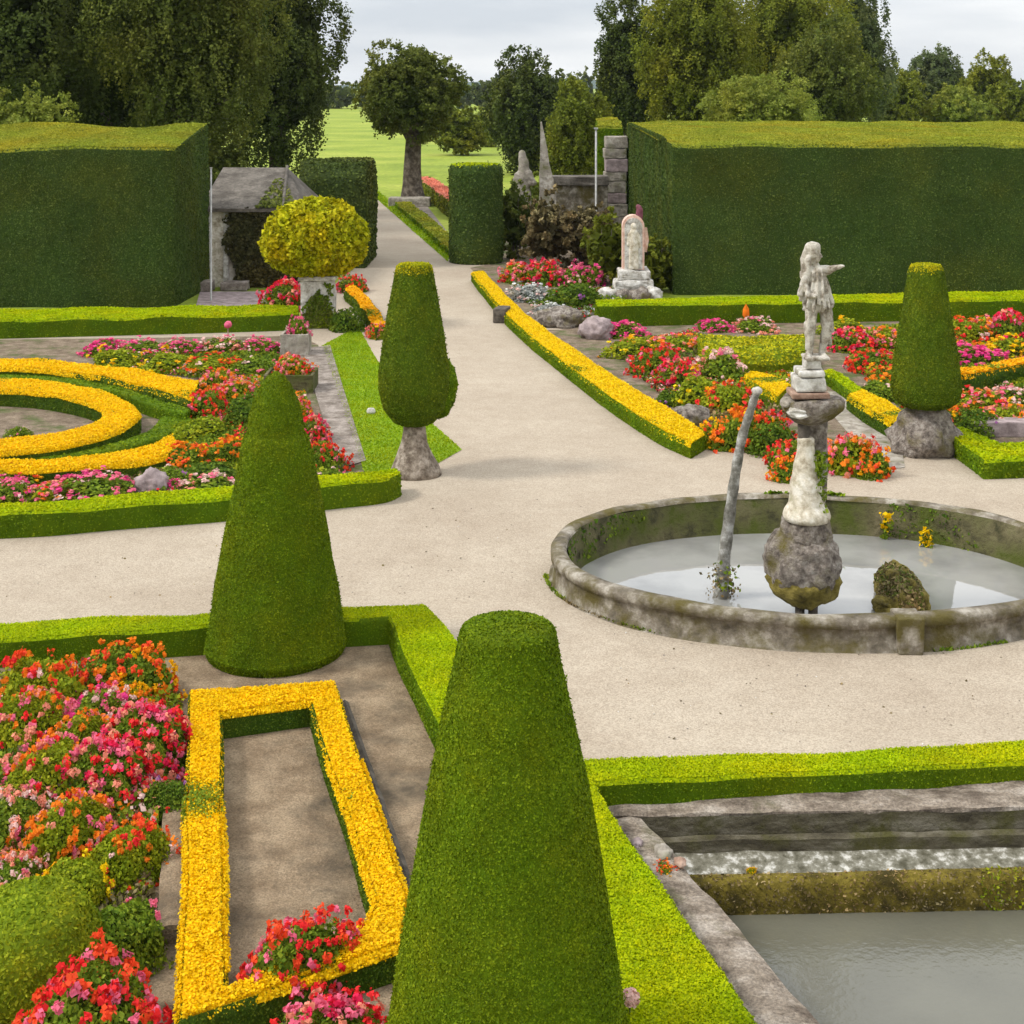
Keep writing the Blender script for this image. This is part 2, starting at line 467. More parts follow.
def strip_surface(L, R, hL, hR=None, closed=False, step=0.35, batter=0.0, rnd_edge=0.04, wob=0.02, z0=0.0, seed=0, ns=3):
    """a clipped hedge body between two plan lines"""
    hR = hL if hR is None else hR
    oL, oR = resample(L, R, step, closed)
    wid = float(np.mean([np.linalg.norm(a - b) for a, b in zip(oL, oR)]))
    nt_ = max(2, int(round(wid / step)))
    V, m = [], 0
    for a, b in zip(oL, oR):
        w = b - a
        wl = np.linalg.norm(w)
        u = w / max(wl, 1e-6)
        e = min(rnd_edge, wl * 0.3)
        sec = []
        for k in range(ns):
            t = k / ns
            sec.append((*(a + u * (batter * t - batter)), z0 + (hL - e) * t))
        sec.append((*a, z0 + hL - e))
        sec.append((*(a + u * e), z0 + hL))
        for k in range(1, nt_):
            t = k / nt_
            q = a + u * e + (w - 2 * u * e) * t
            sec.append((*q, z0 + hL + (hR - hL) * t))
        sec.append((*(b - u * e), z0 + hR))
        sec.append((*b, z0 + hR - e))
        for k in range(ns - 1, -1, -1):
            t = k / ns
            sec.append((*(b - u * (batter * t - batter)), z0 + (hR - e) * t))
        m = len(sec)
        V += sec
    V = np.array(V)
    Fs = []
    n = len(oL)
    for i in range(n if closed else n - 1):
        i2 = (i + 1) % n
        for j in range(m - 1):
            Fs.append((i * m + j, i * m + j + 1, i2 * m + j + 1, i2 * m + j))
    if not closed:
        # end faces as fans of quads between the two flanks
        for i, rev in ((0, False), (n - 1, True)):
            for j in range(m // 2):
                a, b, c, d = i * m + j, i * m + j + 1, i * m + m - 2 - j, i * m + m - 1 - j
                if b == c:
                    f = (a, b, d)
                elif b > c:
                    continue
                else:
                    f = (a, d, c, b)
                Fs.append(f if not rev else f[::-1])
    # make normals point outwards: check the first top quad
    if wob:
        dz = nz(V, 2.2, seed) * wob
        dx = nz(V, 1.9, seed + 1) * wob
        dy = nz(V, 1.9, seed + 2) * wob
        top = (V[:, 2] - z0) > 0.02
        V[:, 2] += dz * top
        V[:, 0] += dx * 0.8
        V[:, 1] += dy * 0.8
    T = tris(V, Fs)
    N = np.cross(V[T[:, 1]] - V[T[:, 0]], V[T[:, 2]] - V[T[:, 0]])
    if N[:, 2].sum() < 0:
        Fs = [f[::-1] for f in Fs]
    return V, Fs


def hedge_mesh(L, R, h, leaf=0.05, dens=400, mat='box', top_mat=None, core='core', top_share=1.0, hR=None, closed=False,
               step=0.35, batter=0.0, wob=0.02, seed=0, edge=0.05, z0=0.0, out=0.5, split=False, front_only=False, topz=0.55):
    V, Fs = strip_surface(L, R, h, hR, closed, step, batter, edge, wob, z0, seed)
    A = area(V, Fs)
    mb = MB()
    if top_mat is None:
        mb.add(V, Fs, M[mat], rnd=0.08)
    else:
        T0 = [(V[f[2]] - V[f[0]], V[f[-1]] - V[f[1]]) for f in Fs]
        nz0 = [np.cross(a_, b_) for a_, b_ in T0]
        up = [c_[2] / max(1e-9, np.linalg.norm(c_)) > min(topz, 0.6) for c_ in nz0]
        mb.add(V, [f for f, u_ in zip(Fs, up) if not u_], M[mat], rnd=0.08)
        if any(up):
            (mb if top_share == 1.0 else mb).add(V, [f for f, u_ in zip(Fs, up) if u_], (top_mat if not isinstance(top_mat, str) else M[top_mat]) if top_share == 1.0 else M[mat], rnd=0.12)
    kp = None
    if front_only:
        kp = lambda N, c: np.where(N[:, 1] > 0.6, 0.25, 1.0)
    p, n = sample(V, Fs, int(A * dens), kp)
    tb = mb
    if top_mat is None:
        leaves(mb, p, n, leaf, M[mat], out)
        return mb, None
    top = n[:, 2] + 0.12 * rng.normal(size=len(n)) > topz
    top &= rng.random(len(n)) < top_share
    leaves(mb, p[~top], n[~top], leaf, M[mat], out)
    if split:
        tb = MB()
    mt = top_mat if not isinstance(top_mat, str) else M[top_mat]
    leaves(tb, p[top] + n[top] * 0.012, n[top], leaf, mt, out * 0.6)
    if not split and top_share == 1.0:
        p2, n2 = sample(V, Fs, int(A * dens * 0.5), lambda N, c: (N[:, 2] > topz).astype(float) + 1e-6)
        leaves(tb, p2 + n2 * 0.01, n2, leaf, mt, 0.25)
    if split:
        p2, n2 = sample(V, Fs, int(A * dens * 0.5), lambda N, c: (N[:, 2] > topz).astype(float) + 1e-6)
        sp = nz(p2, 3.1, seed + 3, 2) + 0.25 * rng.normal(size=len(p2)) > 1.05
        leaves(tb, p2[~sp] + n2[~sp] * (0.02 + 0.02 * rng.random(((~sp).sum(), 1))), n2[~sp], leaf, mt, 0.2, 0.45)
        leaves(tb, p2[sp] + n2[sp] * 0.035, n2[sp], leaf * 1.2, M['bedleaf'], 0.5, 0.4)
        return mb, tb
    return mb, None


def lathe(prof, nseg=40, wob=0.0, seed=0, cx=0, cy=0, squash=1.0):
    """surface of revolution; prof = [(r, z)] from bottom to top"""
    V = []
    for r, z in prof:
        for k in range(nseg):
            a = 2 * math.pi * k / nseg
            V.append((cx + r * math.cos(a), cy + r * math.sin(a) * squash, z))
    m = len(prof)
    Fs = [(i * nseg + k, i * nseg + (k + 1) % nseg, (i + 1) * nseg + (k + 1) % nseg, (i + 1) * nseg + k) for i in range(m - 1) for k in range(nseg)]
    for i, rev in ((0, True), (m - 1, False)):
        if prof[i][0] > 0.004:
            c = len(V)
            V.append((cx, cy, prof[i][1]))
            for k in range(nseg):
                f = (i * nseg + k, i * nseg + (k + 1) % nseg, c)
                Fs.append(f[::-1] if rev else f)
    V = np.array(V)
    if wob:
        q = V.copy()
        q[:, 0] -= cx
        q[:, 1] -= cy
        g = 1 + wob * nz(V, 3.0, seed)
        V[:, 0] = cx + q[:, 0] * g
        V[:, 1] = cy + q[:, 1] * g
    return V, Fs


def refine(prof, step=0.12):
    out = []
    for (r0, z0), (r1, z1) in zip(prof, prof[1:]):
        m = max(1, int(math.hypot(r1 - r0, z1 - z0) / step))
        out += [(r0 + (r1 - r0) * j / m, z0 + (z1 - z0) * j / m) for j in range(m)]
    return out + [prof[-1]]


def box(mb, lo, hi, mat, bev=0.0, rot=0.0, ctr=None, jit=0.0):
    bm = bmesh.new()
    bmesh.ops.create_cube(bm, size=1)
    s = np.array(hi, float) - np.array(lo, float)
    c = (np.array(hi, float) + np.array(lo, float)) / 2
    for v in bm.verts:
        v.co = Vector((v.co.x * s[0], v.co.y * s[1], v.co.z * s[2]))
    if bev:
        bmesh.ops.bevel(bm, geom=list(bm.edges), offset=bev, segments=2, affect='EDGES', profile=0.6)
    if jit:
        bmesh.ops.subdivide_edges(bm, edges=list(bm.edges), cuts=2, use_grid_fill=True)
        for v in bm.verts:
            v.co += Vector(mnoise.noise_vector(v.co * 4 + Vector(c))) * jit
    add_bm(mb, bm, mat, c, rot)


def add_bm(mb, bm, mat, c=(0, 0, 0), rot=0.0, smooth=False):
    bm.verts.index_update()
    V = np.array([v.co[:] for v in bm.verts])
    if rot:
        ca, sa = math.cos(rot), math.sin(rot)
        V = np.stack([V[:, 0] * ca - V[:, 1] * sa, V[:, 0] * sa + V[:, 1] * ca, V[:, 2]], 1)
    V = V + np.array(c)
    fs = [[v.index for v in f.verts] for f in bm.faces]
    f4 = [f for f in fs if len(f) == 4]
    f3 = [f for f in fs if len(f) == 3]
    for f in fs:
        if len(f) > 4:
            f3 += [(f[0], f[i], f[i + 1]) for i in range(1, len(f) - 1)]
    mb.add(V, f4 + f3, mat, smooth=smooth)
    bm.free()


def rock(mb, c, r, mat, amp=0.25, sub=4, seed=0, freq=1.6, flat=None):
    bm = bmesh.new()
    bmesh.ops.create_icosphere(bm, subdivisions=sub, radius=1)
    for v in bm.verts:
        q = v.co * freq + Vector((seed * 7.3, seed * 3.1, 0))
        k = 1 + amp * (mnoise.noise(q) + 0.5 * mnoise.noise(q * 2.3) + 0.28 * mnoise.noise(q * 5.1) + 0.15 * mnoise.noise(q * 11))
        v.co = Vector((v.co.x * r[0], v.co.y * r[1], v.co.z * r[2])) * k
        if flat is not None and v.co.z < flat:
            v.co.z = flat
    add_bm(mb, bm, mat, c, smooth=True)


def tube(mb, pts, rad, mat, n=12):
    pts = [Vector(p) for p in pts]
    V, Fs = [], []
    for i, p in enumerate(pts):
        d = (pts[min(i + 1, len(pts) - 1)] - pts[max(i - 1, 0)]).normalized()
        a = d.cross(Vector((0.31, 0.95, 0.1))).normalized()
        b = d.cross(a)
        for k in range(n):
            t = 2 * math.pi * k / n
            V.append(p + (a * math.cos(t) + b * math.sin(t)) * rad[i])
    for i in range(len(pts) - 1):
        for k in range(n):
            Fs.append((i * n + k, i * n + (k + 1) % n, (i + 1) * n + (k + 1) % n, (i + 1) * n + k))
    for i in (0, len(pts) - 1):
        c = len(V)
        V.append(pts[i])
        for k in range(n):
            Fs.append((i * n + k, i * n + (k + 1) % n, c))
    mb.add(np.array([v[:] for v in V]), Fs, mat)


def prism(mb, poly, z0, z1, mat):
    n = len(poly)
    bm = bmesh.new()
    lo = [bm.verts.new((x, y, z0)) for x, y in poly]
    hi = [bm.verts.new((x, y, z1)) for x, y in poly]
    bm.faces.new(hi)
    bm.faces.new(lo[::-1])
    for i in range(n):
        bm.faces.new((lo[i], lo[(i + 1) % n], hi[(i + 1) % n], hi[i]))
    bmesh.ops.recalc_face_normals(bm, faces=bm.faces)
    bmesh.ops.triangulate(bm, faces=bm.faces)
    add_bm(mb, bm, mat)


def sheet(name, poly, z, mat, kind='structure', holes=(), label=None, cat=None):
    """a flat ground sheet with holes"""
    bm = bmesh.new()
    edges = []
    for lp in (poly, *holes):
        vs = [bm.verts.new((p[0], p[1], z)) for p in lp]
        for i in range(len(vs)):
            edges.append(bm.edges.new((vs[i], vs[(i + 1) % len(vs)])))
    bmesh.ops.triangle_fill(bm, edges=edges, use_beauty=True, use_dissolve=False)
    for f in bm.faces:
        if f.normal.z < 0:
            f.normal_flip()
    me = bpy.data.meshes.new(name)
    bm.to_mesh(me)
    bm.free()
    me.materials.append(mat)
    o = bpy.data.objects.new(name, me)
    COL.objects.link(o)
    return tag(o, label, cat, None, kind)


def fuse(capsules, voxel=0.02, smooth=4, extra=None):
    """one continuous organic surface grown round a set of tapered limbs: (p0, r0, p1, r1)"""
    bm = bmesh.new()
    for p0, r0, p1, r1 in capsules:
        p0, p1 = Vector(p0), Vector(p1)
        ln = (p1 - p0).length
        m = max(2, int(ln / (0.35 * min(r0, r1))) + 1) if ln > 1e-5 else 1
        for i in range(m):
            t = i / max(1, m - 1)
            b2 = bmesh.new()
            bmesh.ops.create_icosphere(b2, subdivisions=2, radius=r0 + (r1 - r0) * t)
            bmesh.ops.translate(b2, verts=b2.verts, vec=p0.lerp(p1, t))
            me = bpy.data.meshes.new('tmp')
            b2.to_mesh(me)
            b2.free()
            bm.from_mesh(me)
            bpy.data.meshes.remove(me)
    me = bpy.data.meshes.new('tmp')
    bm.to_mesh(me)
    bm.free()
    o = bpy.data.objects.new('tmp', me)
    COL.objects.link(o)
    r = o.modifiers.new('r', 'REMESH')
    r.mode = 'VOXEL'
    r.voxel_size = voxel
    s = o.modifiers.new('s', 'SMOOTH')
    s.iterations = smooth
    s.factor = 0.5
    dg = bpy.context.evaluated_depsgraph_get()
    ev = o.evaluated_get(dg)
    m2 = ev.to_mesh()
    V = np.array([v.co[:] for v in m2.vertices])
    Fs = [tuple(p.vertices) for p in m2.polygons]
    ev.to_mesh_clear()
    bpy.data.objects.remove(o)
    bpy.data.meshes.remove(me)
    return V, Fs


# ---------------------------------------------------------------- world, sun, camera
w = bpy.data.worlds.new('World')
S.world = w
w.use_nodes = True
nt = w.node_tree
nt.nodes.clear()
SUN_EL, SUN_AZ = R_(47), R_(-100)          # from the left
wo = nt.nodes.new('ShaderNodeOutputWorld')
bg = nt.nodes.new('ShaderNodeBackground')
bg.inputs['Strength'].default_value = 0.1
sky = nt.nodes.new('ShaderNodeTexSky')
sky.sky_type = 'NISHITA'
sky.sun_disc = False
sky.sun_elevation = SUN_EL
sky.sun_rotation = SUN_AZ
tc = nt.nodes.new('ShaderNodeTexCoord')
mp = nt.nodes.new('ShaderNodeMapping')
mp.inputs['Scale'].default_value = (1.0, 1.0, 5.0)
nt.links.new(tc.outputs['Generated'], mp.inputs[0])
cn = nt.nodes.new('ShaderNodeTexNoise')
cn.inputs['Scale'].default_value = 2.6
cn.inputs['Detail'].default_value = 6
cn.inputs['Roughness'].default_value = 0.5
nt.links.new(mp.outputs[0], cn.inputs['Vector'])
cr = ramp(nt, [(0.36, (5.5, 5.9, 6.4)), (0.50, (7.4, 7.6, 7.8)), (0.62, (9.2, 9.2, 9.1))])
nt.links.new(cn.outputs['Fac'], cr.inputs[0])
sx = nt.nodes.new('ShaderNodeSeparateXYZ')
nt.links.new(tc.outputs['Generated'], sx.inputs[0])
ma = nt.nodes.new('ShaderNodeMath')          # overcast sky: the zenith is about three times the horizon
ma.operation = 'MULTIPLY_ADD'
ma.use_clamp = False
ma.inputs[1].default_value = 1.25
ma.inputs[2].default_value = 1.06
nt.links.new(sx.outputs['Z'], ma.inputs[0])
cl = mixc(nt, 1.0, cr.outputs[0], ma.outputs[0], 'MULTIPLY')
nt.links.new(mixc(nt, 0.92, sky.outputs[0], cl), bg.inputs['Color'])
nt.links.new(bg.outputs[0], wo.inputs[0])

sl = bpy.data.lights.new('sun', 'SUN')
sl.energy = 2.3
sl.angle = R_(11)
sl.color = (1.0, 0.96, 0.89)
so = bpy.data.objects.new('sun', sl)
COL.objects.link(so)
sdir = Vector((math.sin(SUN_AZ) * math.cos(SUN_EL), math.cos(SUN_AZ) * math.cos(SUN_EL), math.sin(SUN_EL)))
so.rotation_euler = sdir.to_track_quat('Z', 'Y').to_euler()
so.location = (-30, 0, 40)

cd = bpy.data.cameras.new('camera')
cd.sensor_width = 36
cd.lens = 36 * F / 1024
cd.shift_y = -(512 - HOR) / 1024
cd.clip_start = 0.2
cd.clip_end = 20000
co = bpy.data.objects.new('camera', cd)
COL.objects.link(co)
co.location = (0, 0, CAMZ)
co.rotation_euler = (R_(90), 0, 0)
S.camera = co
S.view_settings.view_transform = 'Standard'
S.view_settings.look = 'None'
S.view_settings.exposure = 0.2
S.render.engine = 'CYCLES'
S.cycles.max_bounces = 6
S.cycles.transparent_max_bounces = 4

# ---------------------------------------------------------------- ground
PA, PB = np.array(P(640, 822)), np.array(P(812, 1024))
PB2 = PA + (PB - PA) * ((PA[1] - 5.0) / (PA[1] - PB[1]))
PC = np.array((12.0, PA[1] + 0.35))
pond_hole = [PA, PC, (12.0, 5.0), PB2]
FC = np.array((4.30, 21.35))
FA, FB = 3.72, 2.82
basin_hole = [(FC[0] + (FA - .15) * math.cos(2 * math.pi * i / 60), FC[1] + (FB - .15) * math.sin(2 * math.pi * i / 60)) for i in range(60)]
sheet('field', [(-900, -60), (900, -60), (900, 3200), (-900, 3200)], 0.0, M['field'], holes=[pond_hole, basin_hole])
sheet('gravel_court', [(-24, 3), (24, 3), (24, 47.5), P(545, 300), P(480, 262), P(420, 225), P(372, 190), P(352, 190), P(358, 262), P(300, 318), (-24, 44)],
      0.004, M['gravel'], holes=[pond_hole, basin_hole])
hb = MB()
hx = np.linspace(-900, 900, 90)
hv, hf = [], []
for i, x in enumerate(hx):
    z = 13 + 5 * math.sin(x * 0.006 + 1) + 2.5 * math.sin(x * 0.021)
    hv += [(x, 2700, -2), (x, 2800, z * 0.8), (x, 2950, z), (x, 3190, -2)]
for i in range(len(hx) - 1):
    for j in range(3):
        hf.append((i * 4 + j, (i + 1) * 4 + j, (i + 1) * 4 + j + 1, i * 4 + j + 1))
hb.add(np.array(hv), hf, M['hill'])
tag(hb.build('hills'), kind='structure')

# the air: far things fade a little towards blue-grey
hz = MB()
bm = bmesh.new()
bmesh.ops.create_cube(bm, size=1)
for v in bm.verts:
    v.co = Vector((v.co.x * 1840, 1570 + v.co.y * 3320, 13.5 + v.co.z * 31))
hm, hnt, hout = new_mat('haze')
pv = hnt.nodes.new('ShaderNodeVolumePrincipled')
pv.inputs['Color'].default_value = (0.80, 0.88, 1.0, 1)
pv.inputs['Density'].default_value = 0.00007
hnt.links.new(pv.outputs[0], hout.inputs['Volume'])
add_bm(hz, bm, hm)
tag(hz.build('haze'), kind='stuff')

# soil of the beds
sheet('soil_bed', [P(-260, 1180), P(-260, 640), P(0, 634), P(392, 612), P(440, 700), P(640, 1180)], 0.008, M['soil'])
sheet('soil_parterre', [P(-300, 560), P(-300, 344), P(0, 340), P(300, 336), P(318, 345), P(368, 478), P(395, 492), P(240, 518), P(0, 536)], 0.008, M['bedsoil'])
sheet('soil_border', [P(560, 330), P(600, 324), P(1100, 318), P(1300, 318), P(1300, 470), P(1024, 474), P(985, 470), P(942, 440), P(880, 470), P(782, 474), P(770, 455), P(700, 446), P(600, 383), P(545, 330)],
      0.008, M['bedsoil'])
sheet('soil_shrubbery', [P(470, 268), P(500, 262), P(510, 215), P(640, 215), P(660, 296), P(600, 322), P(545, 328), P(510, 312)], 0.010, M['bedsoil'])
sheet('paved_path', [P(302, 350), P(330, 346), P(366, 462), P(338, 470)], 0.03, M['paving'])
sheet('paved_walk', [P(822, 378), P(836, 372), P(905, 425), P(888, 432)], 0.016, M['purplestone'])
sheet('stony_slope', [P(812, 392), P(835, 392), P(900, 440), P(905, 468), P(880, 470)], 0.014, M['stone'])
sheet('garden_path', [P(405, 200), P(420, 197), P(452, 238), P(438, 240)], 0.012, M['paving'])
sheet('paved_terrace', [P(195, 310), P(300, 310), P(285, 292), P(200, 292)], 0.02, M['purplestone'])


def lawn(name, poly, dens, size, z=0.012, mat='blade', base='lawn'):
    o = sheet(name, poly, z, M[base])
    me = o.data
    V = np.array([v.co[:] for v in me.vertices])
    Fs = [tuple(p.vertices) for p in me.polygons]
    mb = MB()
    p, n = sample(V, Fs, int(area(V, Fs) * dens))
    leaves(mb, p, n, size, M[mat], 1.1, 0.2)
    return tag(mb.build('grass'), kind='stuff')


lawn('lawn', [P(322, 346), P(358, 327), P(395, 392), P(462, 450), P(420, 474), P(366, 478)], 1300, 0.05)
lawn('lawn_verge', [P(371, 194), P(376, 190), P(452, 250), P(448, 262)], 120, 0.14)

# ---------------------------------------------------------------- topiary
def topiary(name, prof, c, leaf, dens, mat, label, cat='topiary', cap=None, wob=0.012, seed=0, nseg=44, parent=None, out=0.45, squash=1.0):
    V, Fs = lathe(refine(prof), nseg, wob, seed, c[0], c[1], squash)
    mb = MB()
    mb.add(V, Fs, M[mat], rnd=0.08)
    p, n = sample(V, Fs, int(area(V, Fs) * dens))
    if cap:
        zt = max(z for _, z in prof)
        k = (p[:, 2] > zt - cap[1] + 0.03 * rng.normal(size=len(p)))
        leaves(mb, p[k], n[k], leaf * 1.1, M[cap[0]], out)
        p, n = p[~k], n[~k]
    th = (nz(p, 2.1, seed + 50, 3) > 1.15) & (rng.random(len(p)) < 0.35)
    leaves(mb, p[th], n[th], leaf, M['dryleaf'], out)
    leaves(mb, p[~th], n[~th], leaf, M[mat], out)
    j = rng.choice(len(p), len(p) // 40)
    j = j[nz(p[j], 1.7, seed + 60, 2) > -0.2]
    leaves(mb, p[j] + n[j] * (leaf * (0.3 + 0.6 * rng.random((len(j), 1)))), n[j], leaf * 1.15, M[mat], 1.2, 0.26)
    o = mb.build(name, parent, loc=(c[0], c[1], 0))
    if label:
        tag(o, label, cat)
    return o


# tall cone close to the camera
c1 = P(508, 1130)
d1 = c1[1]
k = d1 / F
topiary('topiary_cone', [(0.95, 0.0), (0.965, 0.12), (0.90, 0.45), (119 * k, 7 - 939 * k), (100 * k, 7 - 815 * k), (80 * k, 7 - 700 * k), (61 * k, 7 - 612 * k),
                         (52 * k, 7 - 572 * k), (49 * k, 7 - 554 * k), (47 * k, 7 - 545 * k), (43 * k, 7 - 541 * k), (25 * k, 7 - 539 * k), (0.003, 7 - 539 * k)],
        c1, 0.018, 15000, 'cone', 'tall flat-topped green topiary cone nearest the camera, standing between yellow frame and pond', seed=3, wob=0.012, out=0.35)
# rounded cone by the yellow frame
c2 = P(276, 652)
k = c2[1] / F
zz = lambda y: 7 - (y - 85) * k
topiary('topiary_cone', [(66 * k, 0.0), (70 * k, 0.12), (69 * k, zz(640)), (60 * k, zz(580)), (49 * k, zz(520)), (38 * k, zz(462)), (33 * k, zz(441)), (32 * k, zz(437)),
                         (28 * k, zz(432)), (27 * k, zz(418)), (22 * k, zz(400)), (14 * k, zz(384)), (8 * k, zz(376)), (0.003, zz(371))],
        c2, 0.022, 9000, 'cone', 'green topiary cone with a narrow rounded knob on top, behind the yellow rectangle', seed=5, wob=0.03, cap=None)
# urn topiary on a stump at the lawn corner
c3 = P(414, 474)
k = c3[1] / F
zz = lambda y: 7 - (y - 85) * k
t3 = empty('topiary_tree', (c3[0], c3[1], 0), 'urn-shaped clipped topiary with yellow top on a pale flared stump at lawn corner', 'topiary')
topiary('foliage', [(8 * k, zz(426)), (20 * k, zz(421)), (30 * k, zz(408)), (35 * k, zz(388)), (35 * k, zz(370)), (29 * k, zz(330)), (23 * k, zz(295)), (19 * k, zz(272)), (17.5 * k, zz(266)),
                    (15 * k, zz(264)), (0.003, zz(263))], c3, 0.034, 3600, 'cone_dark', None, cap=('tip', 0.16), seed=8, parent=t3)
mb = MB()
V, Fs = lathe(refine([(27 * k, 0.0), (25 * k, zz(468)), (18 * k, zz(455)), (13 * k, zz(442)), (11 * k, zz(430)), (10 * k, zz(420))], 0.06), 28, 0.14, 4, *c3)
mb.add(V, Fs, M['stump'])
mb.build('trunk', t3, loc=(c3[0], c3[1], 0))
cl_ = (c3[0] + 0.40, c3[1] + 0.55)
topiary('side_lobe', [(0.02, zz(425)), (0.16, zz(422)), (0.30, zz(408)), (0.36, zz(390)), (0.30, zz(374)), (0.15, zz(362)), (0.003, zz(358))], cl_, 0.042, 2000, 'box', None, seed=12, parent=t3)
bpy.data.objects['side_lobe'].location = (cl_[0] - c3[0], cl_[1] - c3[1], 0)
# matching topiary on a boulder by the border
c4 = P(926, 452)
k = c4[1] / F
zz = lambda y: 7 - (y - 85) * k
t4 = empty('topiary_tree', (c4[0], c4[1], 0), 'clipped cone topiary with yellow cap on a rough stone block beside flower border', 'topiary')
topiary('foliage', [(6 * k, zz(408)), (24 * k, zz(405)), (32 * k, zz(398)), (34 * k, zz(386)), (30 * k, zz(350)), (25 * k, zz(320)), (20 * k, zz(290)), (16.5 * k, zz(270)), (14 * k, zz(265)), (0.003, zz(263))],
        c4, 0.034, 3600, 'cone_dark', None, cap=('tip', 0.13), seed=15, parent=t4)
mb = MB()
tube(mb, [(c4[0] - .02, c4[1], zz(437)), (c4[0] + 0.02, c4[1], zz(420)), (c4[0], c4[1], zz(402))], [0.12, 0.07, 0.09], M['bark'], 10)
tube(mb, [(c4[0] - .16, c4[1] - .05, zz(432)), (c4[0] - 0.12, c4[1], zz(418)), (c4[0] - .06, c4[1], zz(402))], [0.05, 0.04, 0.04], M['bark'], 8)
mb.build('trunk', t4, loc=(c4[0], c4[1], 0))
mb = MB()
rock(mb, (c4[0] - 0.05, c4[1], 0.25), (0.62, 0.6, 0.62), M['rock'], 0.22, 4, 3, flat=-0.26)
tag(mb.build('boulder', loc=(c4[0], c4[1], 0)), 'rough brown stone block under the yellow-capped cone topiary', 'boulder')

# ---------------------------------------------------------------- big hedges
def hedge(name, L, R, h, label, cat='hedge', group=None, **kw):
    split = kw.get('split')
    a, b = hedge_mesh(L, R, h, **kw)
    if not split:
        return tag(a.build(name), label, cat, group)
    mid = np.mean([np.mean(L, axis=0), np.mean(R, axis=0)], axis=0)
    e = empty(name, (mid[0], mid[1], 0), label, cat, group)
    a.build('foliage', e, loc=(mid[0], mid[1], 0))
    b.build('blossoms', e, loc=(mid[0], mid[1], 0))
    return e


# tall wall of yew, flank and far edge higher
hedge('tall_hedge', [(-27, 47.2), (-10.7, 47.2)], [(-27, 52.0), (-10.5, 52.0)], 5.02, 'tall dark yew hedge with sloping golden-green top next to the small slate-roofed building',
      hR=5.6, leaf=0.06, dens=750, mat='yew', top_mat='softtop', topz=0.8, wob=0.10, seed=21, edge=0.08, step=0.6, front_only=True)
hedge('tall_hedge', [(5.35, 50.0), (30, 50.0)], [(5.35, 70.5), (30, 70.5)], 5.07, 'tall dark yew hedge with broad flat top behind the fountain statue',
      hR=5.25, leaf=0.06, dens=600, mat='yew', top_mat='softtop', topz=0.8, wob=0.10, seed=22, edge=0.08, step=0.8, front_only=True)
hedge('tall_hedge', [PD(597, 132, 71.5)[:2], (5.3, 71.5)], [PD(597, 132, 76)[:2], (5.3, 76)], 5.0, 'lighter green hedge wing closing the gap above the stone pier',
      hR=5.3, z0=0, leaf=0.1, dens=160, mat='box', top_mat='softtop', topz=0.8, wob=0.06, seed=23, edge=0.1, step=0.6)
# dark clipped blocks
b0, b1 = P(300, 268), P(366, 268)
hedge('clipped_hedge', [(b0[0], 57.2), (b1[0], 57.2)], [(b0[0], 61.5), (b1[0], 61.5)], 4.0, 'dark rounded clipped hedge behind the golden bush', leaf=0.12, dens=190, mat='darkleaf',
      wob=0.10, seed=24, edge=0.55, step=0.5)
b0 = P(476, 262)
topiary('topiary_block', [(1.02, 0.0), (1.06, 0.3), (1.06, 2.0), (1.05, 3.6), (0.98, 3.85), (0.003, 3.9)], b0, 0.09, 330, 'yew', 'dark upright topiary drum with flat bright top beside the main path',
      cap=('lime', 0.06), seed=27)

# ---------------------------------------------------------------- low hedges
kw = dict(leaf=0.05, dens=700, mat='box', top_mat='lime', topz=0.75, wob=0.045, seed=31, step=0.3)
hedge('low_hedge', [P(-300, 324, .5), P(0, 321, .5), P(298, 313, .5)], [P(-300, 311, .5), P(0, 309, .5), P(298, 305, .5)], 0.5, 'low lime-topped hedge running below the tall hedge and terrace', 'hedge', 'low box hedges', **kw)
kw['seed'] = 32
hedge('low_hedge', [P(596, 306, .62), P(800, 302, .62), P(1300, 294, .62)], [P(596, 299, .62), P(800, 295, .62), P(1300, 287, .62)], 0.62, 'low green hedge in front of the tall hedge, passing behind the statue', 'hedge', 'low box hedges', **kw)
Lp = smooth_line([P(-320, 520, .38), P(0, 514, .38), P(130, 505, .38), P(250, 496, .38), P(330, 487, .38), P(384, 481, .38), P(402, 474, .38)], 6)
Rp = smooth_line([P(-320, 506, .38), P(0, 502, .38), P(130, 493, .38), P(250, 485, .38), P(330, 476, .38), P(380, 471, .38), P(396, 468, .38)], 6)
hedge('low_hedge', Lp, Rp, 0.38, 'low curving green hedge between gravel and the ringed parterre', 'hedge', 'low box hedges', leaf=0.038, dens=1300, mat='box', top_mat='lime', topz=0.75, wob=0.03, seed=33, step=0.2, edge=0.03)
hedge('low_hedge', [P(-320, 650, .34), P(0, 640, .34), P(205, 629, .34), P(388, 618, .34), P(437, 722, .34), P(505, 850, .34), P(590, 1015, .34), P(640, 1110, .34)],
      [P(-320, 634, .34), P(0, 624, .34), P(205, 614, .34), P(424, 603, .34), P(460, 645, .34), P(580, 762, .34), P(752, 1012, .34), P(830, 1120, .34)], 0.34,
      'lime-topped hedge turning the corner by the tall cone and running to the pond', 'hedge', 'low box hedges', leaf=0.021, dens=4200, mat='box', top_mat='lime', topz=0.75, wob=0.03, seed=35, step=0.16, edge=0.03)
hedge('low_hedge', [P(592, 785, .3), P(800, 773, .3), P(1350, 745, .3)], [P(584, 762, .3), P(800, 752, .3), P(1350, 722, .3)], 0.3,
      'straight lime-topped hedge between gravel and the sunken pond', 'hedge', 'low box hedges', leaf=0.021, dens=4400, mat='box', top_mat='lime', topz=0.75, wob=0.03, seed=36, step=0.16, edge=0.03)
